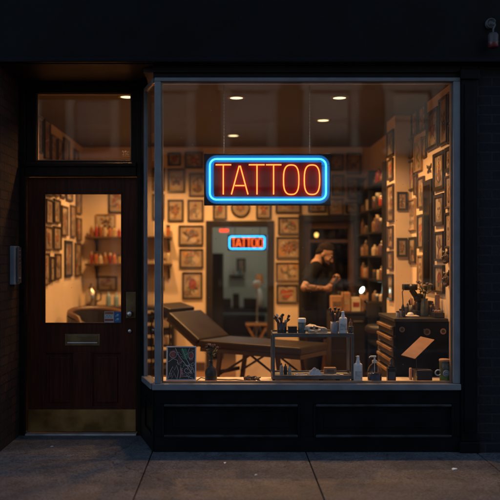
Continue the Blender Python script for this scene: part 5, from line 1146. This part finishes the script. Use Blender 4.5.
# black box with rod carrying a tan card
t = thing('card_stand', 'tan card held at a slant on a rod above a small black box', 'display stand', (PX(424, .14), .14, SH_Z))
bx0, bx1 = PX(417, .12), PX(432.5, .12)
m = MB(); m.box(bx0, bx1, .12, .26, SH_Z, SH_Z + .085, .006); m.box(bx0 - .004, bx1 + .004, .116, .264, SH_Z + .0855, SH_Z + .100, .004); m.build('box', BLK, t)
m = MB(); m.tube([(bx0 + .004, .12, SH_Z + .104), (bx0 + .06, .118, SH_Z + .108), (bx1 - .01, .13, SH_Z + .106)], .003, 6); m.tube([(bx0 - .001, .115, SH_Z + .05), (bx0 - .012, .112, SH_Z + .06), (bx0 - .010, .114, SH_Z + .085)], .003, 6); m.build('wire', STEEL, t)
m = MB(); m.tube([(PX(416.6, .18), .18, SH_Z + .09), (PX(416.2, .2), .2, PZ(357.5, .2)), (PX(418, .22), .22, PZ(350, .22))], .0035, 8); m.build('rod', BLKM, t)
A, B, Cc, Dd = [Vector((PX(a, d_), d_, PZ(b, d_))) for a, b, d_ in ((401.2, 354.8, .16), (415, 358.6, .13), (434.4, 339.6, .33), (420.6, 336.4, .36))]
n_ = (B - A).cross(Dd - A).normalized() * .006
m = MB(); m.add([A, B, Cc, Dd, A - n_, B - n_, Cc - n_, Dd - n_], [(0, 1, 2, 3), (7, 6, 5, 4), (0, 4, 5, 1), (1, 5, 6, 2), (2, 6, 7, 3), (3, 7, 4, 0)]); m.build('card', CARD, t)
# green tumbler with a pale blue ring badge
t = thing('tumbler', 'green tumbler with tan lid and pale blue ring handle at the right window end', 'tumbler', (PX(444.6, .09), .09, SH_Z))
m = MB(); r = .043
m.m(1).lathe([(r * .86, 0), (r * .9, .004), (r * .94, .07)], n=24); m.m(0).lathe([(r * .94, .0701), (r, .178), (r * .98, .182)], n=24); m.build('body', [mat('olive green print', (.07, .085, .04), .4, var=.4, scale=35), mat('bright green print', (.12, .22, .03), .4, var=.3, scale=40)], t, local=True)
lathe_part([(r * 1.04, .1825), (r * 1.06, .194), (r * .95, .200), (0, .201)], (0, 0, 0), CARD, 'lid', t, 24, local=True)
m = MB(); m.tube([(-r * .8 - .02 + .024 * math.cos(R(a_)), -.012, .090 + .022 * math.sin(R(a_))) for a_ in range(0, 360, 24)], .0055, 8, closed=True); m.build('handle', mat('pale blue enamel', (.42, .50, .56), .35), t, local=True)
m = MB(); m.lathe([(0, 0), (.027, 0), (.027, .003), (0, .003)], (0.002, -r * .96, .09), 22, M=MY); m.build('badge', MATS['pale blue enamel'], t, local=True)
m = MB(); m.tube([(.002 + .019 * math.cos(R(a_)), -r * .96 - .004, .09 + .019 * math.sin(R(a_))) for a_ in range(0, 360, 24)], .0016, 6, closed=True); m.box(-.008, .012, -r * .96 - .005, -r * .96 - .0032, .086, .094); m.build('badge_mark', mat('steel blue print', (.14, .22, .30), .5), t, local=True)
m = MB(); V = [((r * .985 + .0004) * math.cos(R(-130 + 80 * i / 10)), (r * .985 + .0004) * math.sin(R(-130 + 80 * i / 10)), z) for i in range(11) for z in (.128, .168)]
m.add(V, [(2 * i, 2 * i + 2, 2 * i + 3, 2 * i + 1) for i in range(10)], True); m.build('sleeve_print', mat('grey print', (.16, .17, .15), .5, var=.4, scale=50), t, local=True)

# ================================================================== THE TATTOOIST
SKIN = mat('skin', (.29, .165, .12), .5, var=.08, scale=12)
def ink_skin():
    m, n, b = new_mat('tattooed skin'); L = n.links; tc = n.nodes.new('ShaderNodeTexCoord'); v = n.nodes.new('ShaderNodeTexNoise'); v.inputs['Scale'].default_value = 26; v.inputs['Detail'].default_value = 3; v.inputs['Distortion'].default_value = 1.5
    L.new(tc.outputs['Object'], v.inputs['Vector']); r = n.nodes.new('ShaderNodeValToRGB'); r.color_ramp.elements[0].position = .46; r.color_ramp.elements[0].color = (.06, .042, .038, 1); r.color_ramp.elements[1].position = .56; r.color_ramp.elements[1].color = (.27, .155, .113, 1)
    L.new(v.outputs[0], r.inputs[0]); L.new(r.outputs[0], b.inputs['Base Color']); b.inputs['Roughness'].default_value = .5; return m
MD = 2.85
man = thing('person', 'bearded man in black t-shirt and apron looking down at a tool in his hands', 'person', (1.0, MD, .021))
def H3(x, y, z): return Vector((x, MD + y, z))
bd_ = MB()
pel, chest, nb_ = H3(.97, 0, .96), H3(.975, 0, 1.30), H3(1.015, 0, 1.47)
hc = H3(1.105, -.01, 1.592); pit = R(30); yaw = R(-14)
fwd = Vector((math.cos(pit) * math.cos(yaw), math.cos(pit) * math.sin(yaw), -math.sin(pit))); lft = Vector((-math.sin(yaw), math.cos(yaw), 0)); upv = fwd.cross(lft)
HM = Matrix((fwd, lft, upv)).transposed()
def hp(f, l, u): return hc + HM @ Vector((f, l, u))
# head: skull, face, jaw, nose, brow, ears, lips
bd_.ell(hp(-.012, 0, .03), (.098, .076, .088), M=HM); bd_.ell(hp(.035, 0, -.02), (.062, .062, .085), M=HM); bd_.ell(hp(.04, 0, -.075), (.050, .048, .042), M=HM); bd_.ell(hp(.072, 0, -.10), (.022, .024, .018), M=HM)
bd_.tube([hp(.09, 0, .012), hp(.108, 0, -.012), hp(.118, 0, -.034)], [.010, .012, .015], 8); bd_.ell(hp(.108, 0, -.036), (.018, .019, .011), M=HM); bd_.ell(hp(.082, 0, .022), (.018, .05, .011), M=HM)
for s_ in (-1, 1):
    bd_.ell(hp(-.01, .076 * s_, -.012), (.020, .009, .032), M=HM); bd_.ell(hp(.066, .043 * s_, -.032), (.022, .02, .020), M=HM)
bd_.ell(hp(.092, 0, -.066), (.012, .024, .007), M=HM); bd_.ell(hp(.090, 0, -.078), (.012, .021, .007), M=HM)
bd_.cap(nb_ - Vector((.02, 0, .05)), hp(-.03, 0, -.04), .070, .060)
for s_ in (-1, 1): bd_.cap(nb_ + Vector((-.015, s_ * .03, .02)), H3(.985, s_ * .15, 1.43), .055, .05)
# trunk and legs
for a, b, r1, r2 in ((pel, chest, .135, .15),): 
    for s_ in (-.09, 0, .09): bd_.cap(a + Vector((0, s_ * .9, 0)), b + Vector((0, s_, 0)), .105, .115)
for s_ in (-1, 1):
    bd_.cap(chest + Vector((.0, s_ * .10, .06)), H3(.985, s_ * .165, 1.43), .09, .068); bd_.cap(nb_ - Vector((0, 0, .02)), H3(.985, s_ * .15, 1.43), .06, .055)
    hip, kn, an = H3(.97, s_ * .10, .90), H3(1.0 + .03 * s_, s_ * .115, .50), H3(.965 + .04 * s_, s_ * .125, .10)
    bd_.cap(hip, kn, .092, .062); bd_.cap(kn, an, .060, .040); bd_.cap(an - Vector((.02, 0, .045)), an + Vector((.13, -.02, -.055)), .042, .034)
# arms: near (right) bent across the body, far (left) raised
arms = {-1: (H3(.965, -.195, 1.42), H3(.835, -.33, 1.215), H3(1.075, -.27, 1.205)), 1: (H3(1.0, .19, 1.42), H3(1.135, .20, 1.17), H3(1.20, .00, 1.265))}
def hand(wr, direc, curl_dir, side, grip):
    """palm and five unequal, bent fingers closing round the tool"""
    d_ = direc.normalized(); c_ = (curl_dir - d_ * curl_dir.dot(d_)).normalized(); w_ = d_.cross(c_)
    bd_.cap(wr, wr + d_ * .03, .028, .030)
    for k in range(4):
        o_ = (k - 1.5) * .019; base = wr + d_ * (.080 - abs(k - 1.3) * .004) + w_ * o_; L_ = (.040, .046, .043, .034)[k] * grip
        bd_.cap(wr + d_ * .02 + w_ * o_ * .75, base, .016, .0125)
        p1 = base + d_ * L_ * .75 + c_ * L_ * .55; p2 = p1 + d_ * L_ * .05 + c_ * L_ * .75; p3 = p2 - d_ * L_ * .42 + c_ * L_ * .30
        bd_.cap(base, p1, .0105, .0095, 8); bd_.cap(p1, p2, .0095, .0085, 8); bd_.cap(p2, p3, .0085, .0075, 8)
    tb = wr + d_ * .030 + w_ * .026 * side; t1 = tb + d_ * .032 + w_ * .018 * side + c_ * .020; t2 = t1 + d_ * .026 - w_ * .008 * side + c_ * .016
    bd_.cap(wr + d_ * .012, tb, .018, .015, 8); bd_.cap(tb, t1, .0135, .011, 8); bd_.cap(t1, t2, .011, .009, 8)
for s_, (sh_, el_, wr_) in arms.items():
    bd_.cap(sh_, el_, .056, .043); bd_.cap(el_, el_.lerp(wr_, .35), .043, .041); bd_.cap(el_.lerp(wr_, .35), wr_, .041, .027)
dn = (arms[-1][2] - arms[-1][1]).normalized(); df_ = Vector((.62, -.25, .62))
hand(arms[-1][2], dn + Vector((0, .18, .02)), Vector((.1, .9, .25)), 1, 1.0)
hand(arms[1][2], df_, Vector((-.2, -.9, .2)), -1, 1.0)
body = remesh(bd_, 'body', [SKIN, ink_skin()], man, .0062, 3)
off = root_loc(man)
for p in body.data.polygons:
    c_ = Vector(p.center) + off
    for s_, (sh_, el_, wr_) in arms.items():
        ax = wr_ - el_; tt = (c_ - el_).dot(ax) / ax.length_squared
        if -.05 < tt < .9 and (c_ - (el_ + ax * tt)).length < .06: p.material_index = 1
# hair, beard, eyes, eyebrows
hr = MB(); hr.ell(hp(-.022, 0, .058), (.092, .075, .068), M=HM); hr.ell(hp(-.035, 0, .018), (.074, .0795, .052), M=HM); hr.ell(hp(-.066, 0, .005), (.046, .064, .066), M=HM); hr.ell(hp(.030, .008, .098), (.052, .050, .030), M=HM); hr.ell(hp(.052, .018, .092), (.030, .034, .022), M=HM); hr.ell(hp(-.01, -.0, .118), (.066, .046, .026), M=HM)
hc_ = MB(); hc_.box(-.2, .2, -.2, .2, -.3, -.0, M=Matrix.Translation(hp(.115, 0, .045)) @ (HM @ Matrix.Rotation(R(-30), 3, 'Y')).to_4x4())
HAIR = mat('dark brown hair', (.014, .009, .0065), .8, spec=.12, var=.4, scale=60, bump=.5, bscale=150)
remesh(hr, 'hair', [HAIR], man, .006, 2)
br = MB(); br.ell(hp(.045, 0, -.094), (.056, .054, .042), M=HM); br.ell(hp(.078, 0, -.108), (.030, .032, .026), M=HM)
for s_ in (-1, 1): br.cap(hp(.01, .062 * s_, -.045), hp(.045, .050 * s_, -.085), .014, .022)
br.cap(hp(.099, .022, -.060), hp(.099, -.022, -.060), .007, .007)
remesh(br, 'beard', [HAIR], man, .005, 2)
for s_ in (-1, 1):
    m = MB(); m.ell(hp(.080, .031 * s_, .0), (.011, .013, .009), M=HM); m.build('eye', mat('eye white', (.55, .5, .45), .2), man)
    m = MB(); m.tube([hp(.093, .014 * s_, .020), hp(.092, .034 * s_, .026), hp(.080, .052 * s_, .018)], .005, 6); m.build('eyebrow', HAIR, man)
# t-shirt with sleeves, apron, trousers, shoes
SHIRT = mat('black cotton', (.0075, .007, .0075), .9, spec=.08, var=.25, scale=5, bump=.3, bscale=9)
sh = MB()
for s_ in (-.09, 0, .09): sh.cap(pel + Vector((-.002, s_ * 1.0, .05)), chest + Vector((-.01, s_ * 1.05, 0)), .128, .148)
for s_ in (-1, 1):
    sh.cap(chest + Vector((0, s_ * .10, .06)), H3(.985, s_ * .165, 1.435), .104, .082); sh.cap(nb_ - Vector((.02, 0, .045)), H3(.985, s_ * .15, 1.435), .080, .074)
    S_, E_ = arms[s_][0], arms[s_][1]; sh.cap(S_, S_.lerp(E_, .62), .074, .066)
remesh(sh, 'shirt', [SHIRT], man, .008, 4)
tr_ = MB()
for s_ in (-1, 1):
    hip, kn, an = H3(.97, s_ * .10, .92), H3(1.0 + .03 * s_, s_ * .115, .50), H3(.965 + .04 * s_, s_ * .125, .12)
    tr_.cap(hip, kn, .112, .080); tr_.tube([kn, an], [.080, .068], 12)
tr_.cap(H3(.97, -.07, .98), H3(.97, .07, .98), .122, .122)
remesh(tr_, 'trousers', [mat('black denim', (.009, .009, .011), .85, spec=.1, var=.3, bump=.3, bscale=12)], man, .009, 4)
ap = MB(); N = 11; V = []
for i in range(9):
    z = 1.30 - i * .085
    for j in range(N):
        a = R(-78 + 156 * j / (N - 1)); w_ = .14 if z < 1.12 else .14 - (z - 1.12) * .25
        V.append(H3(.975 + (.148 + .02 * max(0, 1.1 - z)) * math.cos(a) + .004 * math.sin(7 * a) * (1.3 - z), (w_ * 1.75) * math.sin(a), z))
ap.add(V + [v - Vector((.006, 0, 0)) for v in V], [(i * N + j, i * N + j + 1, (i + 1) * N + j + 1, (i + 1) * N + j) for i in range(8) for j in range(N - 1)] + [(99 + i * N + j, 99 + (i + 1) * N + j, 99 + (i + 1) * N + j + 1, 99 + i * N + j + 1) for i in range(8) for j in range(N - 1)], True)
ap.build('apron', mat('black waxed apron', (.009, .0085, .009), .6, spec=.15, bump=.2, bscale=15), man)
for s_ in (-1, 1):
    an = H3(.965 + .04 * s_, s_ * .125, .10); m = MB(); m.cap(an + Vector((-.03, 0, -.035)), an + Vector((.05, -.008, -.03)), .052, .048); m.cap(an + Vector((.05, -.008, -.036)), an + Vector((.15, -.022, -.046)), .045, .034)
    remesh(m, 'shoe', [BLK], man, .008, 2)
tl = arms[-1][2] + Vector((.105, .055, .02)); t = thing('tattoo_machine', 'dark hand tool held between the hands of the bearded man', 'tool', tl)
m = MB(); m.tube([tl + Vector((-.005, .0, -.10)), tl + Vector((0, 0, -.05)), tl, tl + Vector((.02, .01, .06)), tl + Vector((.045, .03, .12))], [.004, .010, .014, .016, .010], 10); m.build('machine_body', BLKM, t)
m = MB(); m.tube([tl + Vector((.045, .03, .115)), tl + Vector((.09, .05, .10)), tl + Vector((.12, .08, -.05)), tl + Vector((.14, .1, -.25))], .004, 6); m.build('cord', BLK, t)

# ================================================================== OUTSIDE DETAILS
# intercom on the entry wall
iz0, iz1 = PZ(284.5, .33), PZ(246, .33)
t = thing('intercom', 'grey intercom box with a handset on the brick wall left of the door', 'intercom', (-1.80, .33, iz0))
m = MB(); m.box(-1.838, -1.795, .26, .42, iz0, iz1, .008); m.build('case', mat('grey intercom plastic', (.20, .22, .24), .45), t)
m = MB(); m.box(-1.794, -1.775, .30, .40, iz0 + .01, iz1 - .01, .006); m.build('face_plate', mat('dark intercom face', (.07, .06, .06), .4), t)
for k in range(5):
    m = MB(); z = iz1 - .04 - k * .035; m.cyl((-1.776, .35, z), (-1.770, .35, z), .009, 10); m.build('button', STEEL if k != 4 else BRASS, t)
m = MB(); m.cyl((-1.776, .35, iz0 + .05), (-1.766, .35, iz0 + .05), .014, 14); m.build('call_button', STEEL, t)
# small lantern at the top right
LXc, LYc = PX(493.2, -.16), -.16
t = thing('wall_lantern', 'small unlit lantern with a red glass bottom high at the right edge', 'lantern', (LXc, LYc, PZ(48.5, LYc)))
m = MB(); rx = PX(490.5, -.08); m.lathe([(.042, 0), (.042, .01), (.03, .018), (.018, .022), (0, .023)], (rx, -.071, PZ(23.5, -.09)), 22, M=MY)
m.tube([(rx + .036 * math.cos(R(a_)), -.098, PZ(23.5, -.09) + .036 * math.sin(R(a_))) for a_ in range(20, 300, 20)], .006, 8); m.build('rosette', mat('weathered steel', (.09, .09, .09), .6, .4), t)
m = MB(); m.tube([(rx, -.09, PZ(24, -.09)), (rx + .01, LYc, PZ(25, LYc)), (LXc, LYc, PZ(29, LYc)), (LXc, LYc, PZ(32.5, LYc))], .007, 8); m.build('arm', MATS['weathered steel'], t)
z0, z1, z2 = PZ(48.2, LYc), PZ(42.5, LYc), PZ(32.5, LYc)
lathe_part([(.038, z1 + .001), (.040, z2 - .02), (.03, z2 - .004), (.0, z2)], (LXc, LYc, 0), mat('smoky grey housing', (.05, .038, .038), .5, var=.3), 'housing', t, 20)
lathe_part([(0, z0), (.034, z0 + .004), (.040, z0 + .012), (.040, z1)], (LXc, LYc, 0), mat('dull red glass', (.12, .018, .022), .3), 'red_lens', t, 20)
lathe_part([(.0415, z1 - .004), (.0415, z1 + .004)], (LXc, LYc, 0), MATS['weathered steel'], 'band', t, 20)
# litter on the pavement
def scrap(px, py, w, l, label, mm, a):
    d_ = CAMZ * FPX / (py - VY) - CAMD; X = PX(px, d_); m = MB(); c_, s_ = math.cos(a), math.sin(a)
    P_ = [(-w, -l), (w * .8, -l * .7), (w, l), (-.2 * w, l * 1.1), (-w * .9, l * .6)]
    Q = [(X + c_ * x - s_ * y, d_ + s_ * x + c_ * y) for x, y in P_]
    m.add([(x, y, .0015) for x, y in Q] + [(x, y, .004 + .006 * (i % 2)) for i, (x, y) in enumerate(Q)], [(4, 3, 2, 1, 0), (5, 6, 7, 8, 9)] + [(i, (i + 1) % 5, 5 + (i + 1) % 5, 5 + i) for i in range(5)]); solid('litter', m, mm, label, 'litter')
scrap(454.5, 469.5, .022, .012, 'small white paper scrap on the pavement at the right', WHITEP, .3)
scrap(225, 463.5, .012, .008, 'tiny pale scrap on the pavement in front of the left bulkhead panel', IVORY, 1.1)
scrap(256, 475.5, .012, .006, 'tiny pale crumb on the pavement farther from the shop', IVORY, .5)
scrap(52, 447, .014, .006, 'tiny grey scrap in front of the brass kick plate', mat('grey scrap', (.35, .34, .33), .7), .2)
